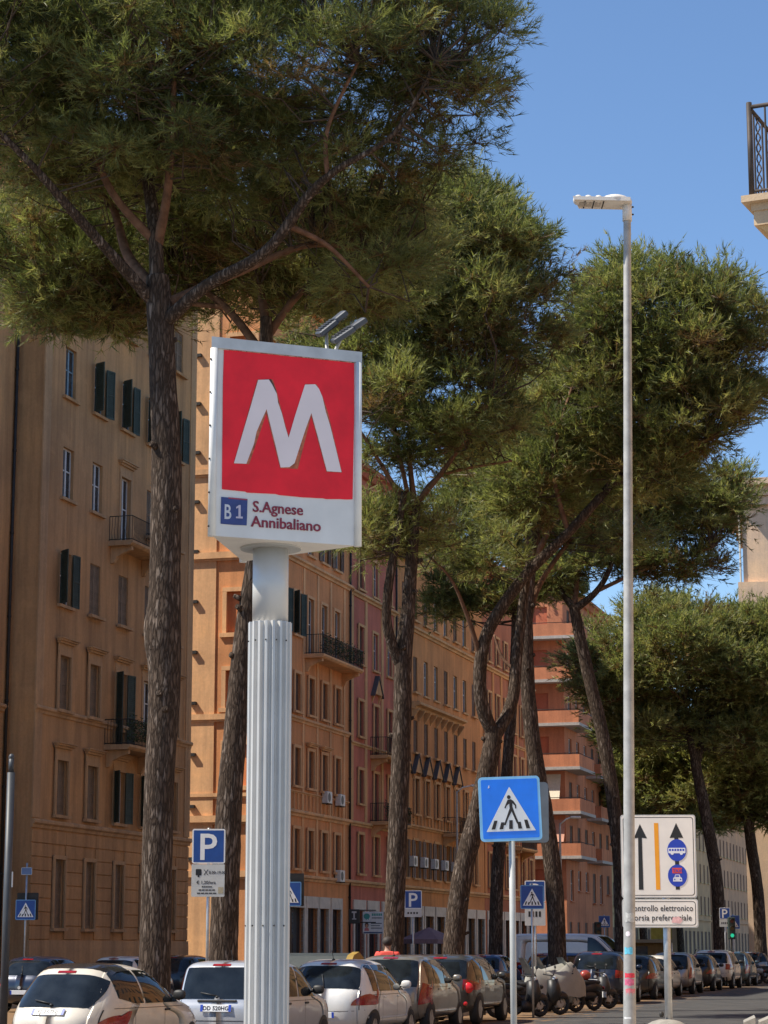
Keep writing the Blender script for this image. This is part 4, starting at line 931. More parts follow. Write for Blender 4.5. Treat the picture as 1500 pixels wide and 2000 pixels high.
    put(MB().prism([xy(*zp(*q)) for q in [(200, 1186), (310, 1196), (311, 1204), (200, 1194)]], -.0042, -.0031), 'line_badge_edge', plain('badge_red_edge', (.35, .04, .07), .6))
    M_DRED = plain('worn_dark_red_letter', (.24, .020, .040), .55, 0, .35, 25.)
    def txt(body, x0, y0, x1, mat, hpx, dy, bold, nm):
        a = xy(*zp(x0, y0)); e = xy(*zp(x1, y0+(x1-x0)*.062)); size = hpx/3.0316/(F/math.cos(TH)/Yc)*1.42
        me = text_mesh(body, size, mat, bold); x_0 = min(v.co.x for v in me.vertices); w = max(v.co.x for v in me.vertices)-x_0
        o = link(nm, me, box); o.rotation_euler = (R(90), 0, ang); s = (e[0]-a[0])/w; o.scale = (s, 1, 1)
        o.location = A_+d1*(a[0]-x_0*s)+Vector((0, 0, a[1]))+nrm*dy
    txt('S.Agnese', 344, 1270, 640, M_DRED, 66, .002, .0010, 'station_lettering'); txt('Annibaliano', 332, 1358, 745, M_DRED, 66, .002, .0010, 'station_lettering')
    txt('S.Agnese', 346.5, 1270, 642.5, M_DRED, 66, .0014, .0010, 'station_lettering'); txt('Annibaliano', 334.5, 1358, 747.5, M_DRED, 66, .0014, .0010, 'station_lettering')
    txt('B', 176, 1312, 216, plain('badge_letter', (.62, .60, .62), .5), 88, .0042, .002, 'line_letter')
    put(MB().prism([xy(*zp(*q)) for q in [(245, 1244), (262, 1232), (272, 1232), (272, 1300), (284, 1301), (284, 1312), (244, 1310), (244, 1300), (259, 1300), (259, 1247), (247, 1254)]], -.0045, -.0031), 'line_number', plain('badge_number', (.55, .48, .56), .5))
    # grime along the top edge of the panel
    g = MB(); rg = random.Random(4)
    for i in range(150):
        x = rg.uniform(170, 940); y = 300+(x-170)*.1+rg.uniform(0, 18); p = xy(*zp(x, y)); w = rg.uniform(.002, .012); h = rg.uniform(.001, .004)
        g.prism([(p[0]-w, p[1]-h), (p[0]+w, p[1]-h*.6), (p[0]+w*.8, p[1]+h), (p[0]-w*.7, p[1]+h*.7)], -.0012, -.0006)
    put(g, 'grime_flecks', plain('grime_grey', (.20, .18, .16), .8))['kind'] = 'stuff'
    # flood lights on the lid
    M_FL = plain('floodlight_grey', (.07, .075, .085), .5, .4, .15)
    q1 = atY(640, 672, 15.6); br = MB(); o0 = Vector((q1.x-pc.x, .6, zt+hs))
    br.tube([o0-Vector((.06, 0, .02)), o0+Vector((.06, 0, .07)), o0+Vector((.14, -.02, .12))], .014, 6); br.tube([o0+Vector((.0, .1, 0)), o0+Vector((.1, .1, .12))], .014, 6); br.build('lamp_bracket', M_GREYSTEEL, r)
    for (pa, pb, yy) in (((622, 655), (676, 612), .62), ((650, 668), (714, 626), .50)):
        a, b_ = atY(*pa, 15+yy), atY(*pb, 15+yy); a -= Vector((pc.x, Yc, .14)); b_ -= Vector((pc.x, Yc, .14))
        d = (b_-a); L = d.length; fl = MB(); fl.bbox(0, L*.62, -.10, .10, -.02, .022, .008); fl.bbox(L*.60, L, -.085, .085, -.014, .03, .008)
        for i in range(6): fl.box(.02+i*L*.09, .03+i*L*.09, -.09, .09, .0221, .036)
        arm = MB(); mid = a+d*.28; arm.tube([o0+Vector((-.05, -.05 if yy < .6 else .08, -.03)), o0+Vector((.0, -.05 if yy < .6 else .08, .05)), mid], .013, 6); arm.build('lamp_arm', M_GREYSTEEL, r)
        fo = fl.build('floodlight', M_FL, r, a); fo.rotation_euler = (R(18), -math.atan2(d.z, math.hypot(d.x, d.y)), math.atan2(d.y, d.x))
metro()

# ------------------------------------------------------------------ street lamp
def lamp(px, Y, top_py, r0, r1, label, fine=True, arm=.74, side=-1):
    p = atY(px, HZ, Y); r = empty('street_lamp', (p.x, Y, .14), 0, label, 'street lamp'); r.rotation_euler = (0, R(1.0) if fine else 0, 0); zt = atY(px, top_py, Y).z-.14
    M_L = plain('luminaire_white', (.66, .64, .60), .5, 0, .08)
    pol = MB(); q = [(0, 0, 0, r0*1.1), (0, 0, .9, r0*1.06), (0, 0, 1.4, r0), (0, 0, zt-.25, r1), (0, 0, zt-.2, r1)]
    pol.tube([a[:3] for a in q], [a[3] for a in q], 24); po = pol.build('pole', M_GALVPOLE, r)
    if not fine:
        m = MB(); m.tube([(0, 0, zt-.25), (side*.3, 0, zt), (side*arm, 0, zt+.08)], .035, 6); m.bbox(min(side*arm, side*(arm+.5)), max(side*arm, side*(arm+.5)), -.12, .12, zt+.03, zt+.14, .03); m.build('luminaire', M_L, r); return r
    q = .84                                        # head size
    def hd(mb, nm, mt, par): 
        o = mb.build(nm, mt, par); mb_ = o.data; mb_.transform(Matrix.Translation((0, 0, zt)) @ Matrix.Scale(q, 4)); return o
    e = MB(); e.tube([(0, 0, -.30), (0, 0, -.03)], .066, 20); e.ell((-.005, 0, -.02), (.075, .08, .075), 16, 10); hd(e, 'elbow', M_L, r)
    for z_ in (-.2, -.09): b = MB(); b.ell((.078, 0, z_), (.018, .014, .014), 8, 6); hd(b, 'bolt', M_DARKIRON, r)
    lu = MB(); y0, y1 = -.17, .23
    lu.add([(.03, y0, -.055), (.03, y1, -.055), (-.66, y1, -.05), (-.76, y0, -.05), (.03, y0, .0), (.03, y1, .0), (-.66, y1, -.0), (-.78, y0, -.0)], [(0, 3, 2, 1), (4, 5, 6, 7), (0, 1, 5, 4), (1, 2, 6, 5), (2, 3, 7, 6), (3, 0, 4, 7)])
    lu.ell((-.17, .02, -.005), (.21, .20, .085), 20, 10)
    lo = hd(lu, 'luminaire', M_L, r)
    for x in (-.41, -.555, -.695): m_ = MB(); m_.ell((x, -.01, -.002), (.068, .15, .058), 14, 8); hd(m_, 'lamp_module', M_L, lo)
    for x in (-.34, -.475, -.60): g = MB(); g.box(x-.008, x+.008, -.13, .20, -.0575, -.0555); hd(g, 'module_gap', M_DARKIRON, lo)
    for x in (-.64, -.54, -.41): g = MB(); g.box(x-.04, x+.04, -.06, .12, -.058, -.0556); hd(g, 'lens', plain('lamp_lens', (.45, .42, .38), .3), lo)
    g = MB(); g.box(-.62, -.32, y1, y1+.003, -.05, -.03); hd(g, 'rear_edge', M_DARKIRON, lo)
    return po
M_GALVPOLE = plain('galvanised_pole', (.36, .355, .34), .6, .2, .2, 7.)
def stickers():
    Yl = 25.5; po = lamp(1224.5, Yl, 392, .067, .044, 'tall galvanised street lamp with stickers near its foot')
    spec = [(1221, 1824, .035, .035, (.78, .70, .74), 'd'), (1222, 1857, .06, .045, (.12, .48, .66), 'b'), (1225, 1905, .075, .03, (.62, .03, .06), 'b'), (1224, 1918, .07, .045, (.58, .12, .22), 'b'), (1226, 1938, .075, .05, (.66, .10, .14), 'b'), (1227, 1950, .07, .02, (.05, .04, .05), 'b'), (1227, 1962, .03, .035, (.62, .6, .72), 'b'), (1220, 1988, .05, .012, (.7, .7, .7), 'b'), (1226, 1792, .07, .06, (.44, .44, .42), 'b')]
    for i, (px, py, w, h, c, k) in enumerate(spec):
        z = atY(px, py, Yl).z-.14; m = MB(); rr = .0715 if z < .9 else .0690; x0 = (px-1225.5)/(F/math.cos(TH)/Yl); n = 10; w *= .82; h *= .82
        for j in range(n):
            a0, a1 = (x0-w+2*w*j/n)/rr, (x0-w+2*w*(j+1)/n)/rr; a0, a1 = max(-1.5, min(1.5, a0)), max(-1.5, min(1.5, a1))
            f = (lambda t: h*math.sqrt(max(0, 1-(2*t-1)**2))) if k == 'd' else (lambda t: h*(1+.12*math.sin(t*9+i)))
            ha, hb = f(j/n), f((j+1)/n); P0 = lambda a, zz: (rr*math.sin(a), -rr*math.cos(a), zz)
            m.quad(P0(a0, z-ha), P0(a1, z-hb), P0(a1, z+hb), P0(a0, z+ha))
        m.build('sticker', plain('sticker_%d' % i, c, .6, 0, .3, 40.), po)
stickers()
lamp(894, 115., 1538, .07, .05, 'thin far street lamp in front of the amber block', False, .7, 1)
lamp(1097, 108., 1600, .07, .05, 'thin far street lamp near the salmon block', False, .5, 1)

# ------------------------------------------------------------------ road signs (face towards local -y)
PED = dict(head=(0, .118, .022), )
def ped_print(b, s, y):
    """white triangle with the walking figure, s = plate side"""
    u_ = lambda pts: [(x*s, z*s) for x, z in pts]
    MB().prism(u_([(-.40, -.36), (.40, -.36), (.004, .345), (-.004, .345)]), y-.003, y-.0015).build('white_triangle', M_WHITE, b)
    m = MB(); m.disc(-.015*s, .185*s, .03*s, .032*s, y-.0045, y-.0031, 18)
    m.prism(u_([(-.035, .145), (.015, .150), (.055, .125), (.10, .055), (.098, .0), (.078, -.002), (.078, .045), (.040, .085), (.038, .03), (.065, -.06), (.125, -.225), (.150, -.262), (.120, -.262), (.095, -.235), (.020, -.045), (-.045, -.165), (-.085, -.262), (-.125, -.262), (-.120, -.245), (-.105, -.235), (-.065, -.135), (-.010, .005), (-.012, .08), (-.05, .055), (-.078, .005), (-.095, .015), (-.068, .075)]), y-.0045, y-.0031)
    for x in (-.265, -.145, 0., .14, .26):
        t = x*.22; lo_, hi_ = (-.325, -.185) if abs(x) > .2 or x == 0. else (-.325, -.215)
        m.prism(u_([(x-.034+t*.35, lo_), (x+.028+t*.35, lo_), (x+.030-t*.35, hi_), (x-.024-t*.35, hi_)]), y-.0046, y-.0032)
    m.build('walking_figure', plain('pictogram_dark', (.022, .015, .012), .5), b)
def plate(root, zc, w, h, mat, border=M_WHITE, y=-.05, roll=0., name='sign_plate', r=.04, x=0.):
    e = bpy.data.objects.new('x', None)
    b = MB().prism(rrect(-w/2, w/2, -h/2, h/2, r), 0, .012).build(name, border, root, (x, y, zc)); b.rotation_euler = (0, roll, 0)
    t = .022*min(w, h)/.6+.004
    MB().prism(rrect(-w/2+t, w/2-t, -h/2+t, h/2-t, max(.008, r-t)), -.0015, -.0001).build('sign_field', mat, b)
    m = MB(); m.box(-.04, .04, .0125, .04, -.04, .04) ; m.build('clamp', M_GALV, b)
    return b
def pole_for(root, h, r=.03, mat=None):
    return MB().cyl((0, 0), r, 0, h, 14).build('pole', mat or M_GALV, root)
def sign_root(name, px, Y, label, cat, rz, z=.14, group=None):
    p = atY(px, HZ, Y); return empty(name, (p.x, Y, z), rz, label, cat, group)
def zrel(px, py, Y, z=.14): return atY(px, py, Y).z-z
# near crossing sign with a second sign back to back
Yp = 22.2
r = sign_root('crossing_sign', 1002, Yp, 'big clean blue pedestrian crossing sign on a thin pole', 'crossing sign', R(4))
zc = zrel(997, 1580, Yp); pole_for(r, zc+.2, .031, plain('painted_grey_pole', (.42, .42, .40), .55, .1, .1)); b = plate(r, zc, .605, .625, M_BLUE, plain('sign_pale_blue_edge', (.25, .55, .80), .4), -.05, R(-2.2), x=-.02); ped_print(b, .605, -.0018)
MB().prism([(-.21, .20), (-.195, .21), (-.197, .235), (-.205, .225)], -.0035, -.0019).build('scratch', M_WHITE, b)
b = MB().prism(rrect(-.30, .36, -.32, .27, .04), .05, .062).build('back_plate', plain('sign_back_grey', (.20, .21, .22), .5, .4), r, (.03, 0, zc)); b.rotation_euler = (0, 0, R(8))
# bus lane board
Ys = 28.
r = sign_root('lane_sign', 1303, Ys, 'white bus lane board with arrows and orange line above a text panel', 'road sign', R(-2))
kx = F/math.cos(TH)/Ys; X = lambda px: (px-1303)/kx; Z = lambda py: zrel(1300, py, Ys)
def board(x0, x1, y0, y1):
    b = MB().prism(rrect(X(x0), X(x1), Z(y1), Z(y0), .03), -.012, 0).build('board', plain('board_edge', (.50, .50, .49), .5, .3), r, (0, -.06, 0))
    MB().prism(rrect(X(x0)+.012, X(x1)-.012, Z(y1)+.012, Z(y0)-.012, .03), -.0136, -.0121).build('board_field', plain('board_white', (.76, .72, .67), .5, 0, .04), b)
    q = MB(); o = rrect(X(x0)+.028, X(x1)-.028, Z(y1)+.028, Z(y0)-.028, .035); i_ = rrect(X(x0)+.036, X(x1)-.036, Z(y1)+.036, Z(y0)-.036, .03); n = len(o)
    q.add([(x, -.0146, z) for x, z in o]+[(x, -.0146, z) for x, z in i_], [(k, (k+1) % n, (k+1) % n+n, k+n) for k in range(n)]); q.build('border_line', M_BLACK, b); return b
b = board(1216, 1363, 1592, 1754)
def pr(pts, name, mat, y=-.0155):
    return MB().prism([(X(a), Z(c)) for a, c in pts], y, y+.0012).build(name, mat, b)
pr([(1249.5, 1738), (1258.5, 1738), (1257.5, 1637), (1267.5, 1638), (1254, 1610), (1241.5, 1638), (1250, 1637)], 'arrow', M_BLACK)
pr([(1283, 1738), (1291.5, 1738), (1290, 1608), (1281.5, 1608)], 'orange_line', plain('orange_print', (.80, .32, .01), .45, 0, .06))
pr([(1321.5, 1738), (1329.5, 1738), (1329, 1637), (1338.5, 1637), (1325, 1608), (1312, 1637), (1321, 1637)], 'arrow', M_BLACK)
M_DB = plain('disc_blue', (.012, .045, .42), .4, 0, .05)
for cy in (1661, 1710.5):
    MB().disc(X(1325.5), Z(cy), 18.7/kx, 21.5/kx, -.0172, -.0157, 32).build('blue_disc', M_DB, b)
q = MB(); q.prism(rrect(X(1308.5), X(1342), Z(1667), Z(1656.5), .008, 2), -.0186, -.0173); 
for cx in (1316, 1334): q.disc(X(cx), Z(1667), 3.2/kx, 3.2/kx, -.0187, -.0174, 12)
q.build('bus_pictogram', plain('pictogram_white', (.70, .72, .78), .5), b)
q = MB()
for i in range(6): q.box(X(1310.2+5.2*i), X(1313.8+5.2*i), -.0194, -.0188, Z(1662.5), Z(1658.5))
q.build('bus_windows', M_DB, b)
pr([(1315.5, 1706), (1334.5, 1706), (1334.5, 1695.5), (1315.5, 1695.5)], 'taxi_panel', plain('taxi_red', (.66, .06, .04), .5), -.0186)
lettering('TAXI', 8.6/kx, M_DB, b, X(1316.6), -.0192, Z(1704), .0004, space=.95)
pr([(1316.5, 1722), (1334.5, 1722), (1334, 1715), (1331, 1713.5), (1329.5, 1708.5), (1321, 1708.5), (1319.5, 1713.5), (1317, 1715)], 'car_pictogram', plain('pictogram_white', (.7, .72, .78), .5), -.0186)
q = MB(); q.prism([(X(1321), Z(1713)), (X(1329), Z(1713)), (X(1328.3), Z(1709.8)), (X(1321.7), Z(1709.8))], -.0193, -.0187); q.disc(X(1319.8), Z(1718), 1.5/kx, 1.5/kx, -.0193, -.0187, 10); q.disc(X(1331.2), Z(1718), 1.5/kx, 1.5/kx, -.0193, -.0187, 10); q.build('car_details', M_DB, b)
b2_ = board(1216, 1364, 1756, 1812)
def line(body, x0, x1, py, size):
    me = text_mesh(body, size, M_BLACK, .0009, 'LEFT', 1.06); w = max(v.co.x for v in me.vertices); o = link('lettering', me, b2_, (X(x0), -.0148, Z(py))); o.rotation_euler = (R(90), 0, 0); o.scale = ((X(x1)-X(x0))/w, 1, 1)
line('controllo elettronico', 1232.5, 1354, 1779.5, 16.5/kx); line('corsia preferenziale', 1233, 1351, 1798, 16.5/kx)
MB().prism([(X(1312), Z(1802)), (X(1328), Z(1804)), (X(1334), Z(1797)), (X(1326), Z(1790)), (X(1314), Z(1792))], -.0166, -.0158).build('sticker_scrap', plain('pink_scrap', (.72, .42, .42), .7, 0, .3, 40.), b2_)
pole_for(r, Z(1592)+.0-.1, .045); m = MB()
for py in (1622, 1722, 1770, 1802): m.box(-.35, .35, -.058, -.046, Z(py)-.02, Z(py)+.02)
m.build('back_rail', M_GALV, r)
MB().ell((-.09, -.05, Z(1981)), (.03, .02, .035), 10, 8).build('padlock', M_DARKIRON, r)
p = atY(1298, HZ, Ys); o = empty('concrete_bollard', (p.x, Ys, .14), 0, 'pale domed concrete block around the foot of the bus lane board', 'concrete block')
hb = zrel(1298, 1990, Ys); m = MB(); m.ell((0, 0, hb-.16), (.29, .29, .16), 26, 10, 0.); m.tube([(0, 0, 0), (0, 0, .12), (0, 0, hb-.16)], [.33, .31, .29], 26); m.build('block', M_CONC, o); MB().tube([(0, 0, .0), (0, 0, .1)], .36, 26).build('footing', M_CONC, o)
pb = atY(1449, 1992, 27.); o = empty('concrete_barrier', (pb.x, 27., .14), R(-6), 'pair of upright concrete slabs at the kerb right of the domed block', 'barrier'); z = pb.z-.14
for x, w_ in ((0., .155), (.17, .17)):
    m = MB(); m.add([(x, -.03, 0), (x+w_, -.03, 0), (x+w_, .25, 0), (x, .25, 0), (x+.015, -.03, z-.03), (x+w_, -.03, z+.03), (x+w_, .25, z+.05), (x+.03, .25, z-.01)], [(0, 3, 2, 1), (4, 5, 6, 7), (0, 1, 5, 4), (1, 2, 6, 5), (2, 3, 7, 6), (3, 0, 4, 7)]); m.build('slab', M_CONC, o)

# parking signs and small crossing signs
def p_sign(px, Y, zc_py, s, label, panel=0., lines=(), z=.12, rz=0., mat=M_BLUE2, group=None):
    r = sign_root('parking_sign', px, Y, label, 'parking sign', rz, z, group); zc = zrel(px, zc_py, Y, z); pole_for(r, zc+s*.55, .03)
    b = plate(r, zc, s, s*1.04, mat); me = text_mesh('P', s*1.12, M_WHITE, s*.012)
    xs = [v.co.x for v in me.vertices]; o = link('letter_p', me, b, (-(max(xs)+min(xs))/2, -.003, -s*.40)); o.rotation_euler = (R(90), 0, 0)
    if panel:
        q = MB().prism(rrect(-s/2-.005, s/2-.005, -panel, 0, .02), 0, .01).build('info_panel', plain('info_panel_white', (.55, .55, .52), .55, 0, .08), r, (0, -.05, zc-s*.54))
        if not lines:
            for k in range(4): MB().box(-s*.34+k*s*.17, -s*.24+k*s*.17, -.0025, -.001, -panel*.62, -panel*.38).build('text_line', M_BLACK, q)
        for (t, sz, x, zz, al) in lines: lettering(t, sz, M_BLACK, q, x, -.0012, zz, .0008, al)
        return r, q
    return r, None
Y = YT(405, 14.9)
r, q = p_sign(405, Y, 1653, .63, 'blue parking sign with a white tariff panel beside the leaning pine', .61,
   [('8.00-19.00', .075, .01, -.18, 'LEFT'), ('€ 1,20/ora', .085, -.04, -.37, 'CENTER')], rz=R(2))
for zz, wd in ((-.435, .10), (-.495, .16), (-.555, .19)):
    for k in range(5): MB().box(-.02-wd+2*wd*k/5, -.02-wd+2*wd*(k+.82)/5, -.0025, -.001, zz, zz+.022).build('text_line', M_BLACK, q)
m = MB(); m.prism(rrect(-.24, -.13, -.21, -.09, .02, 3), -.0025, -.001); m.disc(-.185, -.225, .02, .02, -.0025, -.001, 10); m.prism([(-.09, -.20), (-.075, -.20), (-.0, -.10), (-.015, -.10)], -.0025, -.001); m.prism([(-.0, -.20), (-.015, -.20), (-.09, -.10), (-.075, -.10)], -.0026, -.0011); m.build('panel_pictogram', M_BLACK, q)
MB().prism([(.19, -.55), (.29, -.55), (.29, -.43), (.19, -.43)], -.0025, -.001).build('panel_sticker', plain('sticker_tan', (.42, .36, .24), .7, 0, .2, 30.), q)
Y = YT(807, 19.6)
p_sign(807, Y, 1757, .58, 'smaller blue parking sign left of the sunlit leaning trunk', .26, [], 0., R(5))
p_sign(1046, 62.5, 1741, .56, 'blue parking sign half hidden behind a crossing sign near the scooters', .62, [], .0, R(3))
p_sign(1417, 106., 1784, .5, 'far small blue parking sign by the traffic light', .34, [], .0, R(3))
def x_sign(px, Y, py, s, label, z=.14, rz=0., back=False, extra=False):
    r = sign_root('crossing_sign', px, Y, label, 'crossing sign', rz, z); zc = zrel(px, py, Y, z); pole_for(r, zc+s*.6 if not extra else zc+1.4, .03); b = plate(r, zc, s, s, M_BLUE2, plain('sign_edge_blue', (.12, .28, .5), .5)); ped_print(b, s, -.0018)
    if back: MB().prism(rrect(-s*.45, s*.62, -s*.5, s*.85, .03), .05, .062).build('back_plate', M_DARKIRON, r, (0, 0, zc))
    if extra: plate(r, zc+1.15, .32, .22, plain('small_blue_plate', (.10, .16, .3), .5), M_GALV, name='small_plate', r=.02)
    return r
x_sign(1040, 58., 1752, .60, 'small blue crossing sign above the parked scooters', 0., R(3))
x_sign(564, 57., 1746, .60, 'blue crossing sign half hidden by the fluted metro column', 0., R(4), True)
x_sign(48, sl(48, 28.9)[1], 1777, .60, 'blue crossing sign in front of the ochre corner house', .14, R(4), True, True)
x_sign(1181, 117., 1800, .58, 'far small blue crossing sign by the traffic light with green glow', 0., R(4))
x_sign(1433, 107., 1801, .62, 'far small blue crossing sign over the motorbikes', 0., R(4))

# grey pole at the left edge
r = sign_root('steel_pole', 11, 30., 'plain dark grey steel pole with a rounded cap standing by the kerb', 'pole', 0.)
zt = zrel(12, 1472, 30.); m = MB(); m.cyl((0, 0), .052, 0, zt-.25, 16); m.cyl((0, 0), .036, zt-.25, zt-.05, 16); m.ell((0, 0, zt-.05), (.04, .04, .05), 12, 8); m.build('shaft', plain('dark_grey_paint', (.05, .054, .06), .5, .2, .15), r)
MB().box(.052, .066, -.015, .015, zt-1.75, zt-1.55).build('tag', M_WHITE, r)

# traffic lights
def tlight(px, Y, py, label, scale=1.):
    r = sign_root('traffic_light', px, Y, label, 'traffic light', R(5), 0.); zc = zrel(px, py, Y, 0.); MB().cyl((0, 0), .05, 0, zc+.5, 10).build('pole', M_DARKIRON, r)
    h = MB(); h.bbox(-.16, .16, -.30, -.06, zc-.15, zc+.85, .03); ho = h.build('housing', plain('signal_green_black', (.02, .035, .03), .6), r)
    gm, nt, bs = newmat('green_lamp') if ('m', 'gl') not in CACHE else (CACHE[('m', 'gl')], None, None)
    if nt is not None:
        CACHE[('m', 'gl')] = gm; bs.inputs['Base Color'].default_value = (.0, .3, .16, 1); bs.inputs['Emission Color'].default_value = (.04, 1, .55, 1); bs.inputs['Emission Strength'].default_value = .35
    for i, mt in enumerate((gm, plain('amber_lens_off', (.08, .05, .01), .4), plain('red_lens_off', (.08, .012, .01), .4))):
        MB().disc(0, zc+.02+i*.32, .085, .085, -.308, -.301, 16).build('lens', mt, ho)
        v = MB()
        for k in range(8): a0, a1 = R(20+140*k/8), R(20+140*(k+1)/8); c0 = zc+.02+i*.32; v.quad((.12*math.cos(a0), -.30, c0+.12*math.sin(a0)), (.12*math.cos(a1), -.30, c0+.12*math.sin(a1)), (.12*math.cos(a1), -.44, c0+.12*math.sin(a1)), (.12*math.cos(a0), -.44, c0+.12*math.sin(a0)))
        v.build('visor', M_DARKIRON, ho)
tlight(1167, 116., 1834, 'far traffic light glowing green beyond the white van'); tlight(1428, 105., 1828, 'far traffic light in front of the motorbikes at the bend')

# shop signs on the facades
def wall_board(px, py0, py1, px1, l, label, cat, mat, nm):
    s, Y = sl((px+px1)/2, l); p = P(s, l, 0); c0, c1 = atY(px, py1, Y), atY(px1, py0, Y)
    r = empty(nm, (p.x, Y, c0.z), 0, label, cat); w, h = c1.x-c0.x, c1.z-c0.z
    b = MB().bbox(-w/2, w/2, 0, .12, 0, h, .02).build('board', mat, r); m = MB(); m.tube([(w*.3, .06, h*.95), (w*.3+.9, .9, h*.95)], .03, 6); m.tube([(w*.3, .06, h*.1), (w*.3+.9, .9, h*.1)], .03, 6); m.build('wall_arm', M_DARKIRON, r)
    return r, b, w, h
r, b, w, h = wall_board(681, 1776, 1804, 702, 31.8, 'black hanging shop sign with a white T on the orange block', 'shop sign', M_BLACK, 'shop_sign')
m = MB(); m.box(-w*.22, w*.22, -.006, -.001, h*.74, h*.86); m.box(-w*.07, w*.07, -.006, -.001, h*.36, h*.739); m.box(-w*.2, w*.2, -.006, -.001, h*.29, h*.359); m.build('letter_t', plain('sign_white_dim', (.5, .5, .5), .5), b)
r, b, w, h = wall_board(708, 1781, 1824, 749, 31.2, 'white dental practice board with a teal tooth and a small portrait', 'shop sign', plain('board_pale', (.62, .68, .72), .5), 'shop_sign')
m = MB(); m.disc(-w*.30, h*.80, w*.15, h*.13, -.006, -.001, 20); m.prism([(-w*.43, h*.78), (-w*.17, h*.78), (-w*.22, h*.62), (-w*.28, h*.7), (-w*.32, h*.62)], -.0065, -.0011); m.build('tooth_mark', plain('teal_print', (.04, .30, .30), .5), b)
MB().disc(-w*.30, h*.36, w*.06, h*.085, -.007, -.001, 14).build('portrait_face', plain('skin_print', (.45, .25, .18), .6), b); MB().disc(-w*.30, h*.40, w*.09, h*.13, -.0045, -.0008, 14).build('portrait_hair', plain('hair_print', (.06, .03, .02), .6), b)
MB().prism([(-w*.42, h*.14), (-w*.18, h*.14), (-w*.22, h*.27), (-w*.38, h*.27)], -.007, -.001).build('portrait_shirt', plain('pink_print', (.5, .16, .18), .6), b)
for k in range(6): MB().box(-w*.06+k*w*.085, -w*.06+k*w*.085+w*.065, -.004, -.001, h*.82, h*.93).build('text_line', plain('teal_print', (.04, .3, .3), .5), b)
MB().box(-w*.06, w*.42, -.004, -.001, h*.70, h*.75).build('text_line', plain('grey_print', (.12, .18, .22), .5), b)
for i, f in enumerate((.45, .35, .24)): MB().box(-w*.1, w*.42-(i % 2)*w*.08, -.004, -.001, h*f, h*f+h*.045).build('text_line', plain('grey_print', (.12, .18, .22), .5), b)
MB().box(-w*.45, w*.45, -.004, -.001, h*.03, h*.09).build('text_line', plain('navy_print', (.03, .08, .2), .5), b)

# cafe parasol
s, Y = sl(838, 30.2); p = P(s, 30.2, .14); r = empty('cafe_parasol', p, R(15), 'mauve grey cafe parasol open over the far pavement', 'parasol'); zt = zrel(838, 1811, Y); R_ = 1.6
m = MB(); n = 8; V = [(0, 0, zt)]+[(R_*math.cos(2*math.pi*k/n), R_*math.sin(2*math.pi*k/n), zt-.62) for k in range(n)]+[(R_*math.cos(2*math.pi*k/n), R_*math.sin(2*math.pi*k/n), zt-.85) for k in range(n)]
m.add(V, [(0, 1+k, 1+(k+1) % n) for k in range(n)]+[(1+k, 1+(k+1) % n, 9+(k+1) % n, 9+k) for k in range(n)]); m.build('canopy', plain('mauve_canvas', (.23, .16, .18), .9, 0, .12), r)
MB().cyl((0, 0), .03, 0, zt, 8).build('pole', M_DARKIRON, r); MB().cyl((0, 0), .3, 0, .08, 16).build('base', M_CONC, r)
for k in range(n): MB().tube([(0, 0, zt-.03), (.97*R_*math.cos(2*math.pi*k/n), .97*R_*math.sin(2*math.pi*k/n), zt-.645)], .012, 4).build('rib', M_DARKIRON, r)

# yellow newsstand far along the row
s, Y = sl(1268, 22.); p = P(s, 22, 0); r = empty('kiosk', p, R(-4), 'ochre newsstand kiosk with a yellow sign behind the silver car', 'kiosk')
zk = zrel(1268, 1812, Y, 0.); MB().box(-1.3, 1.3, 0, 2, .1, zk-.9).build('cabin', plain('kiosk_ochre', (.22, .13, .04), .7, 0, .2), r); MB().box(-1.5, 1.5, -.5, 2.2, zk-.899, zk-.7).build('canopy', plain('kiosk_canopy', (.30, .24, .16), .7), r)
MB().box(.1, 1.35, -.45, -.38, zk-.69, zk+.35).build('yellow_sign', plain('kiosk_yellow', (.40, .33, .05), .6), r); MB().box(-.9, -.1, -.04, -.001, 1.2, zk-1.1).build('hatch', M_GLASS, r)
for x in (-1.35, 1.35): MB().cyl((x, -.4), .04, 0, zk-.9, 8).build('post', M_WHITE, r)
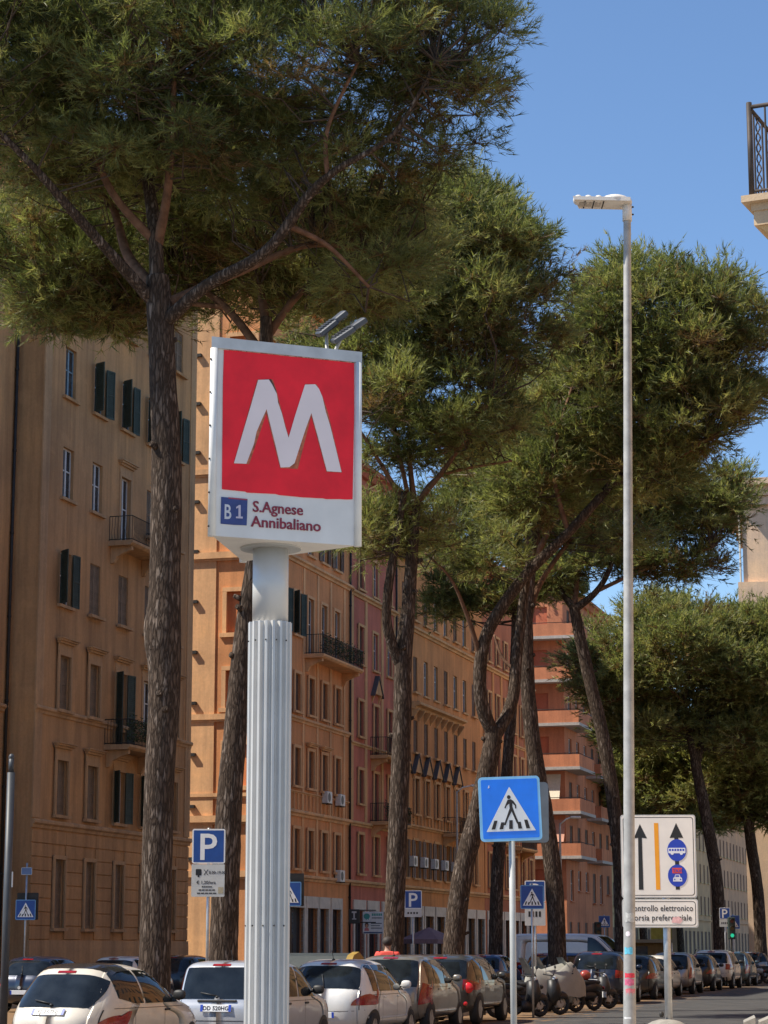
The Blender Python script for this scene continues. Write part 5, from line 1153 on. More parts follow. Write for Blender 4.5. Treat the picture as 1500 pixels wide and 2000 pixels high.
# ------------------------------------------------------------------ cars
PROF = {
 'hatch': [(.05, .17), (.012, .24), (0, .36), (.0, .50), (.012, .60), (.035, .68), (.075, .82), (.12, .935), (.17, .98), (.30, 1.0), (.44, .99), (.54, .945), (.63, .84), (.72, .70), (.77, .66), (.88, .60), (.955, .52), (.99, .42), (1.0, .30), (.985, .19), (.95, .16)],
 'ypsilon': [(.05, .17), (.012, .24), (0, .36), (.004, .48), (.03, .575), (.075, .70), (.125, .84), (.165, .93), (.21, .975), (.32, 1.0), (.46, .985), (.56, .93), (.66, .80), (.745, .68), (.80, .645), (.90, .58), (.96, .50), (.99, .42), (1.0, .30), (.985, .19), (.95, .16)],
 'box': [(.04, .17), (.01, .24), (0, .36), (.0, .52), (.010, .60), (.025, .74), (.045, .90), (.07, .965), (.13, .99), (.28, 1.0), (.46, .99), (.57, .94), (.65, .83), (.735, .70), (.79, .665), (.91, .60), (.965, .52), (.99, .42), (1.0, .30), (.985, .19), (.95, .16)],
 'mpv': [(.04, .17), (.01, .24), (0, .36), (.005, .50), (.025, .60), (.055, .74), (.10, .90), (.14, .965), (.21, .99), (.33, 1.0), (.46, .98), (.57, .91), (.67, .79), (.765, .675), (.82, .64), (.92, .575), (.965, .50), (.99, .42), (1.0, .30), (.985, .19), (.95, .16)],
 'suv': [(.04, .20), (.01, .27), (0, .40), (.0, .55), (.015, .64), (.045, .80), (.075, .92), (.12, .975), (.22, 1.0), (.34, 1.0), (.47, .985), (.56, .93), (.64, .82), (.72, .70), (.77, .675), (.92, .63), (.97, .56), (.99, .45), (1.0, .34), (.985, .23), (.95, .19)],
 'van': [(.03, .14), (.008, .20), (0, .30), (.0, .6), (.004, .85), (.012, .95), (.035, .99), (.12, 1.0), (.50, 1.0), (.63, .985), (.70, .94), (.78, .78), (.85, .63), (.88, .60), (.955, .53), (.985, .43), (1.0, .28), (.99, .17), (.96, .14)]}
M_LAMPR = plain('tail_lamp_red', (.24, .010, .013), .15, 0, .25, 8., .5, .2); M_LAMPC = plain('clear_lamp', (.45, .45, .46), .12, .2, .2, 8., .6, .8); M_TRIM = plain('black_trim', (.02, .02, .021), .55, 0, .15)
M_RIM = plain('alloy_rim', (.34, .34, .35), .4, .7, .15); M_PLATE = plain('plate_white', (.70, .71, .72), .45, 0, .06); M_PBLUE = plain('plate_blue', (.01, .05, .38), .45)
M_LAMPB = plain('bright_red_lens', (.60, .015, .02), .25, 0, .15, 8., .5, .4)
class Shell:
    def __init__(s, kind, L, W, H, p=7., tum=.17, taper=.09):
        q = crom([(a*L, b*H, 0, 0) for a, b in PROF[kind]], 4)[:, :2]
        nb = 8; bot = np.stack([np.linspace(q[-1, 0], q[0, 0], nb+2)[1:-1], np.full(nb, q[0, 1])], 1)
        s.ring = np.concatenate([q, bot]); s.C = np.array([.47*L, .47*H]); s.L, s.W, s.H, s.p, s.tum, s.tap = L, W, H, p, tum, taper
        d = s.ring-s.C; s.ang = np.unwrap(np.arctan2(d[:, 1], d[:, 0])); s.rad = np.hypot(d[:, 0], d[:, 1])
        o = np.argsort(np.mod(np.arctan2(d[:, 1], d[:, 0]), 2*np.pi)); s.sa = np.mod(np.arctan2(d[:, 1], d[:, 0]), 2*np.pi)[o]; s.sr = s.rad[o]; s.q = q
        s.zb = .60*H
    def hw(s, y, z):
        t = abs(2*y/s.L-1); w = s.W/2*(1-s.tap*t**3.5)
        if z > s.zb: w *= 1-s.tum*((z-s.zb)/(s.H-s.zb))**1.15
        else: w *= 1-.05*((s.zb-z)/s.zb)**2.2
        return w
    def rmax(s, y, z):
        a = math.atan2(z-s.C[1], y-s.C[0]) % (2*math.pi); return float(np.interp(a, s.sa, s.sr, period=2*math.pi))
    def side(s, y, z, sx, off=.004):
        r = min(.9999, math.hypot(y-s.C[0], z-s.C[1])/s.rmax(y, z)); w = s.hw(y, z)*(1-r**s.p)**(1/s.p)
        return (sx*(w+off), y, z)
    def over(s, pt, k, off=.0):                    # k = share of the half width, on the outline point pt
        k = max(-1, min(1, k)); rho = (1-abs(k)**s.p)**(1/s.p); d = np.array(pt)-s.C; n = d/np.hypot(*d); r = np.hypot(*d)
        y, z = s.C+n*(r*rho); w = s.hw(y, z); nk = abs(k)**(s.p-1)
        return (k*w+math.copysign(off*nk, k), y+n[0]*off, z+n[1]*off)
    def rear(s, z, front=False):
        q = s.q; i = int(np.argmax(q[:, 1])); seg = q[:i+1] if not front else q[i:][::-1]
        j = np.argsort(seg[:, 1], kind='stable'); return (float(np.interp(z, seg[j, 1], seg[j, 0])), z)
    def body(s):
        m = MB(); ks = [0, .2, .4, .55, .7, .8, .88, .93, .965, .985, .997]; prof = [(k, None) for k in ks]
        n = len(s.ring); cols_ = []
        for sgn in (1, -1):
            for k in ks:
                if sgn < 0 and k == 0: continue
                cols_.append((sgn, k, None))
            for rho in (.93, .85, .72, .55, .35, .15): cols_.append((sgn, None, rho))
        idx = {}
        for c, (sg, k, rho) in enumerate(cols_):
            for i, pt in enumerate(s.ring):
                if rho is None: v = s.over(pt, sg*k)
                else: y, z = s.C+(pt-s.C)*rho; v = s.side(y, z, sg, 0)
                idx[(c, i)] = len(m.v); m.v.append(v)
        nk = len(ks)+6
        def strip_(seq):
            for a, b in zip(seq, seq[1:]):
                for i in range(n): j = (i+1) % n; m.f.append((idx[(a, i)], idx[(a, j)], idx[(b, j)], idx[(b, i)])); m.m.append(0); m.smooth.append(True)
        strip_(list(range(nk))); strip_([0]+list(range(nk, nk+nk-1)))
        for last, sg in ((nk-1, 1), (2*nk-2, -1)): m.f.append(tuple(idx[(last, i)] for i in range(n))); m.m.append(0); m.smooth.append(True)
        return m
    def rear_patch(s, z0, z1, k0, k1, off=.005, front=False, nz=8, nk=12, shape=None):
        m = MB(); V = []
        for a in range(nz+1):
            for b in range(nk+1):
                f, g = a/nz, b/nk; e0, e1 = (k0, k1) if shape is None else shape(f)
                k = e0+(e1-e0)*g; zz = z0+(z1-z0)*f; V.append(s.over(s.rear(zz, front), k, off))
        return m.add(V, [(a*(nk+1)+b, a*(nk+1)+b+1, (a+1)*(nk+1)+b+1, (a+1)*(nk+1)+b) for a in range(nz) for b in range(nk)], True)
    def side_patch(s, colsx, sx, off=.005, nz=6):
        m = MB(); V = []; n = len(colsx)
        for y, lo, hi in colsx:
            for b in range(nz+1): V.append(s.side(y, lo+(hi-lo)*b/nz, sx, off))
        return m.add(V, [(a*(nz+1)+b, (a+1)*(nz+1)+b, (a+1)*(nz+1)+b+1, a*(nz+1)+b+1) for a in range(n-1) for b in range(nz)], True)
def plate_text(sh, root, z, txt, w=.52, h=.11, xo=0.):
    y, _ = sh.rear(z); y -= .03; tilt = math.atan2(sh.rear(z+.05)[0]-sh.rear(z-.05)[0], .1)
    b = MB().bbox(-w/2, w/2, 0, .012, -h/2, h/2, .003).build('number_plate', M_PLATE, root, (xo, y, z)); b.rotation_euler = (-tilt, 0, 0)
    for sx in (-1, 1): x0, x1 = sorted((sx*(w/2-.002), sx*(w/2-.045))); MB().box(x0, x1, -.0015, -.0002, -h/2+.002, h/2-.002).build('plate_band', M_PBLUE, b)
    if txt: lettering(txt, .088, M_BLACK, b, 0, -.0012, -.032, .0025, 'CENTER', 1.05)
def car(kind, label, dims, col, at_sl, yaw=0., plate='', group='cars parked along the kerb', opts=(), name='parked_car', glass=None, turn=None):
    L, W, H = dims; p = P(at_sl[0], at_sl[1], 0); root = empty(name, p, (-A+yaw) if turn is None else turn, label, 'car' if kind != 'van' else 'van', group)
    sh = Shell(kind, L, W, H, *({'ypsilon': (4.6, .24, .13), 'hatch': (5.6, .19, .10), 'box': (8., .12, .06), 'mpv': (6.5, .16, .08), 'suv': (7., .16, .07), 'van': (11., .08, .04)}[kind])); g = glass or M_CARGLASS
    body = sh.body().build('body', col, root); hi = .945 if kind != 'van' else .93
    wz0, wz1 = {'ypsilon': (.605, .90), 'hatch': (.665, .925), 'box': (.62, .935), 'mpv': (.60, .94), 'suv': (.665, .93), 'van': (.55, .88)}[kind]
    e = {'ypsilon': .90, 'hatch': .88, 'box': .86, 'mpv': .87, 'suv': .88, 'van': .8}[kind]
    rw = (lambda f: (-(e-.18*(1-f)**2-.03*f), e-.18*(1-f)**2-.03*f)) if kind == 'ypsilon' else (lambda f: (-(e-.05*f-.06*(1-f)**3), e-.05*f-.06*(1-f)**3))
    w = sh.rear_patch(wz0*H, wz1*H, 0, 0, .006, False, 10, 16, rw).build('rear_window', g, root)
    sh.rear_patch(.70*H if kind != 'van' else .6*H, .95*H, -.88, .88, .006, True).build('windscreen', g, root)
    # wiper, high brake light, tailgate seams, badge
    zw = (wz0+.03)*H; yw = sh.rear(zw)[0]-.03; m = MB(); m.tube([(0.02, yw, zw-.02), (-.02, sh.rear(zw+.10)[0]-.03, zw+.10), (-.06, sh.rear(zw+.2)[0]-.028, zw+.20)] if kind == 'hatch' else [(0, yw, zw), (-.28, sh.rear(zw+.05)[0]-.03, zw+.05)], .011, 5); m.ell((0, yw, zw-.015), (.03, .025, .02), 8, 5); m.build('wiper', M_TRIM, w)
    sh.rear_patch((wz1+.012)*H, (wz1+.032)*H, -.22, .22, .009, nz=2).build('high_brake_light', M_LAMPR, root)
    m = sh.rear_patch(.40*H, .406*H, -.93, .93, .003, nz=1); sh2 = []
    for sx in (-1, 1):
        for y in (.30*L, .545*L): q = sh.side_patch([(y, .2*H, .60*H), (y+.008, .2*H, .60*H)], sx, .003); m.add(q.v, q.f, True)
        q = sh.side_patch([(.16*L+.01*i*L, .585*H, .59*H) for i in range(0, 60, 3)], sx, .003, 1); m.add(q.v, q.f, True)
        q = sh.rear_patch(.41*H, wz0*H-.01, sx*e*.985, sx*(e*.985-.012), .003, nk=1); m.add(q.v, q.f, True)
    m.build('panel_gaps', M_TRIM, body)
    sh.rear_patch(.17*H, .30*H, -.96, .96, .006, nz=4).build('bumper', M_TRIM if 'blackbumper' in opts or kind in ('suv',) else col, root)
    lz = {'ypsilon': (.38, .56), 'hatch': (.47, .64), 'box': (.46, .93), 'mpv': (.36, .67), 'suv': (.50, .65), 'van': (.30, .52)}[kind]
    for sx in (-1, 1):
        m = MB(); nz, nq = 8, 10; V = []
        for a in range(nz+1):
            f = a/nz; z = (lz[0]+(lz[1]-lz[0])*f)*H
            k0 = {'ypsilon': .86+.11*f, 'hatch': .72+.22*(f > .2)*(f-.2)+.06*f, 'box': .90, 'mpv': .86+.05*f, 'suv': .74, 'van': .88}[kind]; dy = {'ypsilon': .05+.20*f, 'hatch': .12, 'box': .08, 'mpv': .14-.06*f, 'suv': .16, 'van': .05}[kind]
            y0 = sh.over(sh.rear(z), .99)[1]
            for b in range(nq+1):
                if kind == 'ypsilon':
                    ff = f**1.3; qq = .15+.75*ff+(.55+.25*math.sin(math.pi*f))*b/nq
                    V.append(sh.over(sh.rear(z), sx*min(.99, .80+.19*qq), .008) if qq <= 1 else sh.side(y0+.01+.24*(qq-1), z, sx, .008))
                elif b <= 6: V.append(sh.over(sh.rear(z), sx*(k0+(.99-k0)*b/6), .008))
                else: V.append(sh.side(y0+.01+dy*(b-6)/4, z+.02*(b-6)/4, sx, .008))
        m.add(V, [(a*(nq+1)+b, a*(nq+1)+b+1, (a+1)*(nq+1)+b+1, (a+1)*(nq+1)+b) for a in range(nz) for b in range(nq)], True)
        tl = m.build('tail_lamp', M_LAMPR, root)
        sh.rear_patch(.44*H, .58*H, sx*.55, sx*.93, .006, True, 3, 4).build('headlight', M_LAMPC, root)
        # side windows: two or three panes
        z0, roof = (.63 if kind != 'van' else .60)*H, hi*H
        def top(y): # roof line minus a margin, following the outline
            i = int(np.argmax(sh.q[:, 1])); qq = sh.q; zz = float(np.interp(y, qq[np.argsort(qq[:, 0]), 0], qq[np.argsort(qq[:, 0]), 1])) if False else None
            lo, hi_ = z0, H
            for _ in range(22):
                mid = (lo+hi_)/2
                if math.hypot(y-sh.C[0], mid-sh.C[1])/sh.rmax(y, mid) < .915: lo = mid
                else: hi_ = mid
            return min(lo, .935*H)
        spans = {'ypsilon': [(.20, .37), (.385, .70)], 'hatch': [(.165, .235), (.25, .43), (.445, .70)], 'box': [(.10, .22), (.24, .44), (.46, .70)], 'mpv': [(.15, .25), (.265, .45), (.465, .74)], 'suv': [(.13, .24), (.255, .46), (.475, .70)], 'van': [(.62, .84)]}[kind]
        for a, b in spans:
            ys = np.linspace(a*L, b*L, 9); colz = []
            for i, y in enumerate(ys):
                lo = z0+(.05*H*max(0, 1-(y-a*L)/(.10*L)) if kind == 'ypsilon' and a < .3 else .012*H*(y/L-.3)*-1); t_ = top(y); colz.append((y, lo, max(t_, lo+.004)))
            sh.side_patch(colz, sx, .006).build('side_window', g, root)
        ym = (.70 if kind != 'van' else .80)*L; x, y, z = sh.side(ym-.05*L, .66*H, sx); mm = MB(); mm.ell((x+sx*.11, y, z+.05), (.10, .055, .075), 12, 8, p=.75); mm.tube([(x, y, z+.02), (x+sx*.06, y, z+.03)], .02, 6); mm.build('door_mirror', M_TRIM if 'blackmirror' in opts else col, root)
        for yh in ((.34*L, .575*L) if kind != 'van' else (.62*L,)):
            if kind == 'ypsilon' and yh < .4*L: continue
            x, y, z = sh.side(yh-.12, .55*H, sx, .02); mm = MB(); mm.bbox(min(x, x-sx*.03), max(x, x-sx*.03), y, y+.16, z, z+.03, .008); mm.build('door_handle', col if 'blackmirror' not in opts else M_TRIM, root)
        for yw_ in (.18*L, .82*L):
            r0 = .30 if kind not in ('suv', 'van') else .34; xw = sh.hw(yw_, r0)-.10
            arch = sh.side_patch([(yw_+(r0+.045)*math.cos(t), .12, max(.13, r0+(r0+.045)*math.sin(t))) for t in np.linspace(math.pi, 0, 13)], sx, .004, 4).build('wheel_arch', M_TRIM, body)
            wm = MB(); cs = [(r0*math.cos(2*math.pi*i/22), r0*math.sin(2*math.pi*i/22)) for i in range(22)]
            rings = [(.0, .62), (.0, .93), (.03, 1.), (.17, 1.), (.20, .93), (.205, .62)]; V = [(sx*xo, c0*f, c1*f) for xo, f in rings for c0, c1 in cs]
            wm.add(V, [(i*22+k, i*22+(k+1) % 22, (i+1)*22+(k+1) % 22, (i+1)*22+k) for i in range(5) for k in range(22)], True)
            wo = link('wheel', wm.mesh('wheel', M_RUBBER), root, (sx*(xw-.085), yw_, r0))
            rm = MB(); rm.add([(sx*.196, .62*c0, .62*c1) for c0, c1 in cs], [tuple(range(22))])
            for k in range(5):
                a0 = 2*math.pi*k/5; rm.add([(sx*.2, .12*r0*math.cos(a0-.9), .12*r0*math.sin(a0-.9)), (sx*.2, .12*r0*math.cos(a0+.9), .12*r0*math.sin(a0+.9)), (sx*.203, .6*r0*math.cos(a0+.2), .6*r0*math.sin(a0+.2)), (sx*.203, .6*r0*math.cos(a0-.2), .6*r0*math.sin(a0-.2))], [(0, 1, 2, 3)])
            link('rim', rm.mesh('rim', M_RIM), wo)
    pz = {'ypsilon': .565, 'hatch': .36, 'box': .53, 'mpv': .45, 'suv': .44, 'van': .36}[kind]*H; plate_text(sh, root, pz, plate)
    zb = (pz/H+.085)*H; MB().disc(0, 0, .045, .045, -.012, .004, 18).build('badge', M_LAMPC, root, (0, sh.rear(zb)[0]-.005, zb)) if kind != 'ypsilon' else None
    if 'roundlamp' in opts:
        for sx in (-1, 1): v = sh.over(sh.rear(.53*H), sx*.86); MB().ell((v[0], v[1]+.02, v[2]), (.13, .07, .125), 18, 12).build('round_lamp', M_LAMPB, root); v = sh.over(sh.rear(.30*H), sx*.80); MB().ell((v[0], v[1], v[2]), (.06, .03, .05), 12, 8).build('reflector', M_LAMPB, root)
    if 'antenna' in opts: m = MB(); m.tube([(0, .2*L, H-.01), (0, .2*L-.10, H+.16)], .006, 5); m.ell((0, .2*L, H-.005), (.03, .05, .02), 8, 5); m.build('antenna', M_TRIM, root)
    if 'spoiler' in opts:
        m = MB(); sp = []
        for k in np.linspace(-.86, .86, 15):
            a = sh.over(sh.rear(.955*H), k, .004); c = sh.over(sh.rear(.985*H), k, .02); d = sh.over((.34*L, .998*H), k, .012); sp += [a, (c[0], c[1]-.03, c[2]), d]
        m.add(sp, [(i*3+j, i*3+3+j, i*3+4+j, i*3+1+j) for i in range(14) for j in range(2)], True); m.build('roof_panel', plain('dark_roof', (.028, .024, .022), .25, .2, .2, 4., .5, .6), root)
    if 'bar' in opts: y, z = sh.rear(.60*H); m = MB(); m.bbox(-.33, .33, y-.025, y+.02, z-.02, z+.02, .01); m.build('tailgate_handle', M_TRIM, root)
    if 'rails' in opts:
        for sx in (-1, 1): m = MB(); x = sx*(sh.hw(.4*L, .97*H)-.06); m.tube([(x, .16*L, .975*H), (x, .22*L, 1.005*H+.02), (x, .5*L, 1.0*H+.02), (x, .56*L, .955*H)], .016, 6); m.build('roof_rail', M_TRIM, root)
    return root, sh
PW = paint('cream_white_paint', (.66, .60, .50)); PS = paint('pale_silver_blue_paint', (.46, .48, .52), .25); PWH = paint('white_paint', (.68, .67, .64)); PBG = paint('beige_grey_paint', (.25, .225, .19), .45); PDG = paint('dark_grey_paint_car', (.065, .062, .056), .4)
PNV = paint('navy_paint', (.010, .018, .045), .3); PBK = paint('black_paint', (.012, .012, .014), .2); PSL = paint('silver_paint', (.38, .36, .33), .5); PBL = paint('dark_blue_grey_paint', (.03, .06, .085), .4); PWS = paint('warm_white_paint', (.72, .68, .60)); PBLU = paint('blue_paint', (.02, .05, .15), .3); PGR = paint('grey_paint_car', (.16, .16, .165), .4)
def rearat(px, Y): p = atY(px, HZ, Y); return (p.x*UX+p.y*UY, p.x*NX+p.y*NY)
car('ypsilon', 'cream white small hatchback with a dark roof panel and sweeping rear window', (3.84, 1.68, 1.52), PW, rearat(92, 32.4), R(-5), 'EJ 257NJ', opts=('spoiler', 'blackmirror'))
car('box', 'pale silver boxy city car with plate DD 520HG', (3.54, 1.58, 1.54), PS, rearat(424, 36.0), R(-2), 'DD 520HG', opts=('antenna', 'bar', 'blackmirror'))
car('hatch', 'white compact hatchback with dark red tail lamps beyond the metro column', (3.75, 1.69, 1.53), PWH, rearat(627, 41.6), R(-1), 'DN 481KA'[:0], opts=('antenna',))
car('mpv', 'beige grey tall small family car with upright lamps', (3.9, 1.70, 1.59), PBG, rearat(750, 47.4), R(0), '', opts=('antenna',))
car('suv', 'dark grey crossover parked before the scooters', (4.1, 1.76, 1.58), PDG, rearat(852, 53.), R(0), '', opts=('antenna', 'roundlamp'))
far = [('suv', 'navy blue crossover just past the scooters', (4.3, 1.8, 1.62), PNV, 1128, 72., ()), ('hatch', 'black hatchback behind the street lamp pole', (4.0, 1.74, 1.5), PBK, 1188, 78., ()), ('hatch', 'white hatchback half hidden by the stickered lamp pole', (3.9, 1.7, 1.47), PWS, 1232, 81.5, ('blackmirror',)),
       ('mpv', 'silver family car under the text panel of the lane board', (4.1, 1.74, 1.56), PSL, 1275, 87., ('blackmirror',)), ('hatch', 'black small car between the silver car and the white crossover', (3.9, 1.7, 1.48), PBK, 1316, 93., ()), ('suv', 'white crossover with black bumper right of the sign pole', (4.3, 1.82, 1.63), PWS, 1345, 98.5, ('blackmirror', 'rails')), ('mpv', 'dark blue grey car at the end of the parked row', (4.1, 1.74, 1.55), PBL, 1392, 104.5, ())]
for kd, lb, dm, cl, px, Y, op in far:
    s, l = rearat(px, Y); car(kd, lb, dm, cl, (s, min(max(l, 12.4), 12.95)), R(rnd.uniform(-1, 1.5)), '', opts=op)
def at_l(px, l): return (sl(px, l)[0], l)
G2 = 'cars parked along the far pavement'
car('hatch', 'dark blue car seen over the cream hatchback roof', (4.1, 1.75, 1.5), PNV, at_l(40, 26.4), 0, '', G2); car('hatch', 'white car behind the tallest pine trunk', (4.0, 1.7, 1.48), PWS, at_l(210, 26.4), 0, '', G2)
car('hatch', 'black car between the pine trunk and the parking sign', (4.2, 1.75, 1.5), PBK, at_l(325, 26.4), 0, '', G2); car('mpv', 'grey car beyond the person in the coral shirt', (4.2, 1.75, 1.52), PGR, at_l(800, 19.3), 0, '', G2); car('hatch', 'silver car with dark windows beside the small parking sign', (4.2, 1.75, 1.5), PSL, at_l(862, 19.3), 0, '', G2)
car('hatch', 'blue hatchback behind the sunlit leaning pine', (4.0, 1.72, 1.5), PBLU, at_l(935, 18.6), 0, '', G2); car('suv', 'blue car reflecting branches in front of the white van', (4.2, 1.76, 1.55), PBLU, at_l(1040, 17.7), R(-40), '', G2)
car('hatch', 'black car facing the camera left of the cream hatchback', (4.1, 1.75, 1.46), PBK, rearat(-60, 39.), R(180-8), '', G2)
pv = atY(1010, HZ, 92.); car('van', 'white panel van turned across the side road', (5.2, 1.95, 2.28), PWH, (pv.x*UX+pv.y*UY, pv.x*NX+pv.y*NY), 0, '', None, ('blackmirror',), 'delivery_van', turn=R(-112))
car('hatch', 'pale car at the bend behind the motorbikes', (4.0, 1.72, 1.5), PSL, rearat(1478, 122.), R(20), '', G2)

# ------------------------------------------------------------------ scooters and motorbikes
def scooter(label, pos, rz, body_c, box_c=None, shield=True, cover=None, group='scooters parked by the kerb', helmet=None, sport=False):
    r = empty('scooter', (pos[0], pos[1], 0), rz, label, 'scooter', group)         # local +y is forwards
    bc = plain('scooter_'+'_'.join('%.2f' % c for c in body_c), body_c, .45, 0, .25, 6., .4)
    for y in (-.62, .68):
        m = MB(); n = 20; rw = .29; cs = [(math.cos(2*math.pi*i/n), math.sin(2*math.pi*i/n)) for i in range(n)]; V = []
        for i in range(n):
            for t in range(8): a = 2*math.pi*t/8; V.append(((.055*math.cos(a)), (rw-.06+.06*math.sin(a))*cs[i][0], (rw-.06+.06*math.sin(a))*cs[i][1]))
        m.add(V, [(i*8+t, i*8+(t+1) % 8, ((i+1) % n)*8+(t+1) % 8, ((i+1) % n)*8+t) for i in range(n) for t in range(8)], True); wo = m.build('wheel', M_RUBBER, r, (0, y, rw))
        d = MB(); d.tube([(-.03, 0, 0), (.03, 0, 0)], .10, 14)
        for k in range(5): a = 2*math.pi*k/5; d.tube([(0, 0, 0), (0, .22*math.cos(a), .22*math.sin(a))], .018, 5)
        d.build('rim', M_RIM, wo)
    m = MB(); m.tube([(0, -.85, .62), (0, -.6, .66), (0, -.2, .58), (0, .1, .36)], [.10, .17, .17, .12], 12); m.tube([(0, .05, .3), (0, .38, .27)], [.17, .16], 10); m.tube([(0, .40, .28), (0, .52, .60), (0, .47, .92)], [.15, .2, .15], 12); m.ell((0, -.35, .42), (.19, .36, .16), 12, 8); m.build('body', bc, r)
    MB().tube([(0, .70, .30), (0, .52, .75), (0, .43, 1.0)], .035, 8).build('fork', M_TRIM, r); MB().tube([(-.34, .36, 1.05), (-.1, .44, 1.02), (.1, .44, 1.02), (.34, .36, 1.05)], .018, 8).build('handlebar', M_TRIM, r)
    MB().tube([(0, -.6, .29), (-.1, -.25, .38), (-.12, 0, .32)], .06, 8).build('engine', M_TRIM, r); MB().tube([(.14, -.1, .28), (.16, -.75, .42)], [.035, .06], 10).build('exhaust', M_TRIM, r)
    m = MB(); m.ell((0, -.42, .78), (.15, .42, .075), 14, 8, p=.8); m.ell((0, .02, .72), (.12, .2, .08), 12, 6); m.build('seat', plain('seat_black', (.016, .016, .017), .7), r)
    m = MB(); m.ell((0, .68, .42), (.09, .26, .20), 12, 8, 0.); m.build('mudguard', bc, r)
    for sx in (-1, 1): q = MB(); q.tube([(sx*.24, .4, 1.04), (sx*.30, .42, 1.2)], .008, 5); q.ell((sx*.32, .41, 1.24), (.07, .015, .045), 10, 6); q.build('mirror', M_TRIM, r)
    MB().ell((0, .52, .93), (.11, .07, .08), 12, 8).build('headlight', M_LAMPC, r); MB().ell((0, -.93, .62), (.09, .03, .05), 10, 6).build('tail_lamp', M_LAMPR, r); MB().box(-.10, .10, -.98, -.97, .36, .52).build('number_plate', M_PLATE, r)
    if shield: m = MB(); V = [((i/6-.5)*.5*(1-.35*j/5), .52-.30*j/5-.12*abs(i/6-.5), 1.0+.48*j/5) for j in range(6) for i in range(7)]; m.add(V, [(j*7+i, j*7+i+1, j*7+i+8, j*7+i+7) for j in range(5) for i in range(6)], True); m.build('windshield', M_SHIELD, r)
    if box_c: m = MB(); m.ell((0, -.92, .98), (.22, .2, .16), 16, 10, p=.6); m.build('top_case', paint('case_'+'_'.join('%.2f' % c for c in box_c), box_c), r); MB().box(-.12, .12, -1.05, -.7, .80, .83).build('rack', M_TRIM, r)
    if helmet: MB().ell((0, -.35, .98), (.14, .17, .14), 14, 10).build('helmet', paint('helmet_paint', helmet), r)
    if cover:
        m = MB(); n = 26; V = []
        for j in range(9):
            for i in range(n):
                a = 2*math.pi*i/n; t = j/8; w = .34*(1-.55*t**2.2); ln = (.98*(1-.30*t**3)); y = ln*math.sin(a); top_ = 1.08+.30*math.exp(-((y-.42)/.26)**2)+.16*math.exp(-((y+.75)/.25)**2)
                z = .42+(top_-.42)*t**.6; V.append((w*math.cos(a)*(1+.05*math.sin(9*a+j)), y+.02*math.sin(5*a), z+.02*math.sin(7*a)))
        m.add(V, [(j*n+i, j*n+(i+1) % n, (j+1)*n+(i+1) % n, (j+1)*n+i) for j in range(8) for i in range(n)]+[tuple(8*n+i for i in range(n))], True); m.build('rain_cover', plain('cover_fabric', cover, .7, 0, .1, 4.), r)
    return r
M_SHIELD = glassy('smoked_shield', (.10, .11, .11), .1)
def bike(px, Y, rz, *a, **k): p = atY(px, HZ, Y); return scooter(a[0], (p.x, p.y), R(rz), *a[1:], **k)
bike(1008, 58.5, -62, 'black scooter with white windshield next to the dark grey crossover', (.02, .02, .022), None, True)
bike(1046, 60.5, -70, 'black scooter with a black top case in front of the covered scooter', (.015, .015, .016), (.012, .012, .013), False)
bike(1083, 62.8, -60, 'scooter under a pale grey rain cover', (.30, .30, .28), None, True, (.30, .29, .255))
bike(1122, 64.5, 118, 'black scooter with its wheel towards the road and a red helmet', (.02, .02, .02), None, False, helmet=(.35, .05, .03))
bike(1148, 66.5, -66, 'dark scooter with a silver and black top case', (.03, .03, .032), (.10, .10, .10), False)
bike(1036, 63.5, -50, 'white maxi scooter with tall windshield behind the black ones', (.60, .58, .54), None, True)
for i, (px, Y, c, lb) in enumerate(((1438, 110, (.02, .02, .02), 'black motorbike first in the far row at the bend'), (1456, 111.5, (.25, .25, .26), 'grey motorbike in the far row at the bend'), (1474, 112.5, (.02, .02, .02), 'black motorbike with a top case in the far row'), (1492, 114, (.05, .05, .06), 'dark motorbike last in the far row'))):
    bike(px, Y, 100+i*4, lb, c, (.02, .02, .02) if i == 2 else None, i != 1, group='motorbikes at the bend')
bike(690, 53., -10, 'brown and white scooter seen over the white hatchback roof', (.30, .16, .08), (.62, .60, .56), True, group='scooters parked by the kerb')

# ------------------------------------------------------------------ waste containers
def dumpster(px, Y, label, cap):
    p = atY(px, HZ, Y); r = empty('waste_container', (p.x, Y, 0), -A, label, 'waste container', 'street waste containers'); h = 1.62
    m = MB(); pr_ = [(-.65, .25), (-.72, 1.0), (-.62, 1.32), (-.3, 1.55), (.1, h), (.45, 1.5), (.66, 1.2), (.7, .25)]; n = len(pr_)
    for x in (-.85, .85): m.v += [(x, y, z) for y, z in pr_]
    m.f += [tuple(range(n)), tuple(range(2*n-1, n-1, -1))]+[(i, (i+1) % n, (i+1) % n+n, i+n) for i in range(n)]; m.m += [0]*(n+2); m.smooth += [False]*(n+2)
    m.build('bin_body', plain('bin_grey_green', (.035, .042, .040), .6, 0, .2), r)
    m = MB(); q = [(y*1.03, .25+(z-.25)*1.02) for y, z in pr_]
    for x in (.851, 1.0): m.v += [(x, y, z) for y, z in q]
    m.f += [tuple(range(n)), tuple(range(2*n-1, n-1, -1))]+[(i, (i+1) % n, (i+1) % n+n, i+n) for i in range(n)]; m.m += [0]*(n+2); m.smooth += [False]*(n+2)
    m.build('end_cap', plain(cap[0], cap[1], .6, 0, .2), r)
    for x in (-.7, .7):
        for y in (-.5, .5): MB().tube([(x-.04, y, .1), (x+.04, y, .1)], .1, 12).build('wheel', M_RUBBER, r)
dumpster(617, 52.5, 'dark waste container with a mustard yellow end beside the metro column', ('bin_mustard', (.30, .19, .03)))

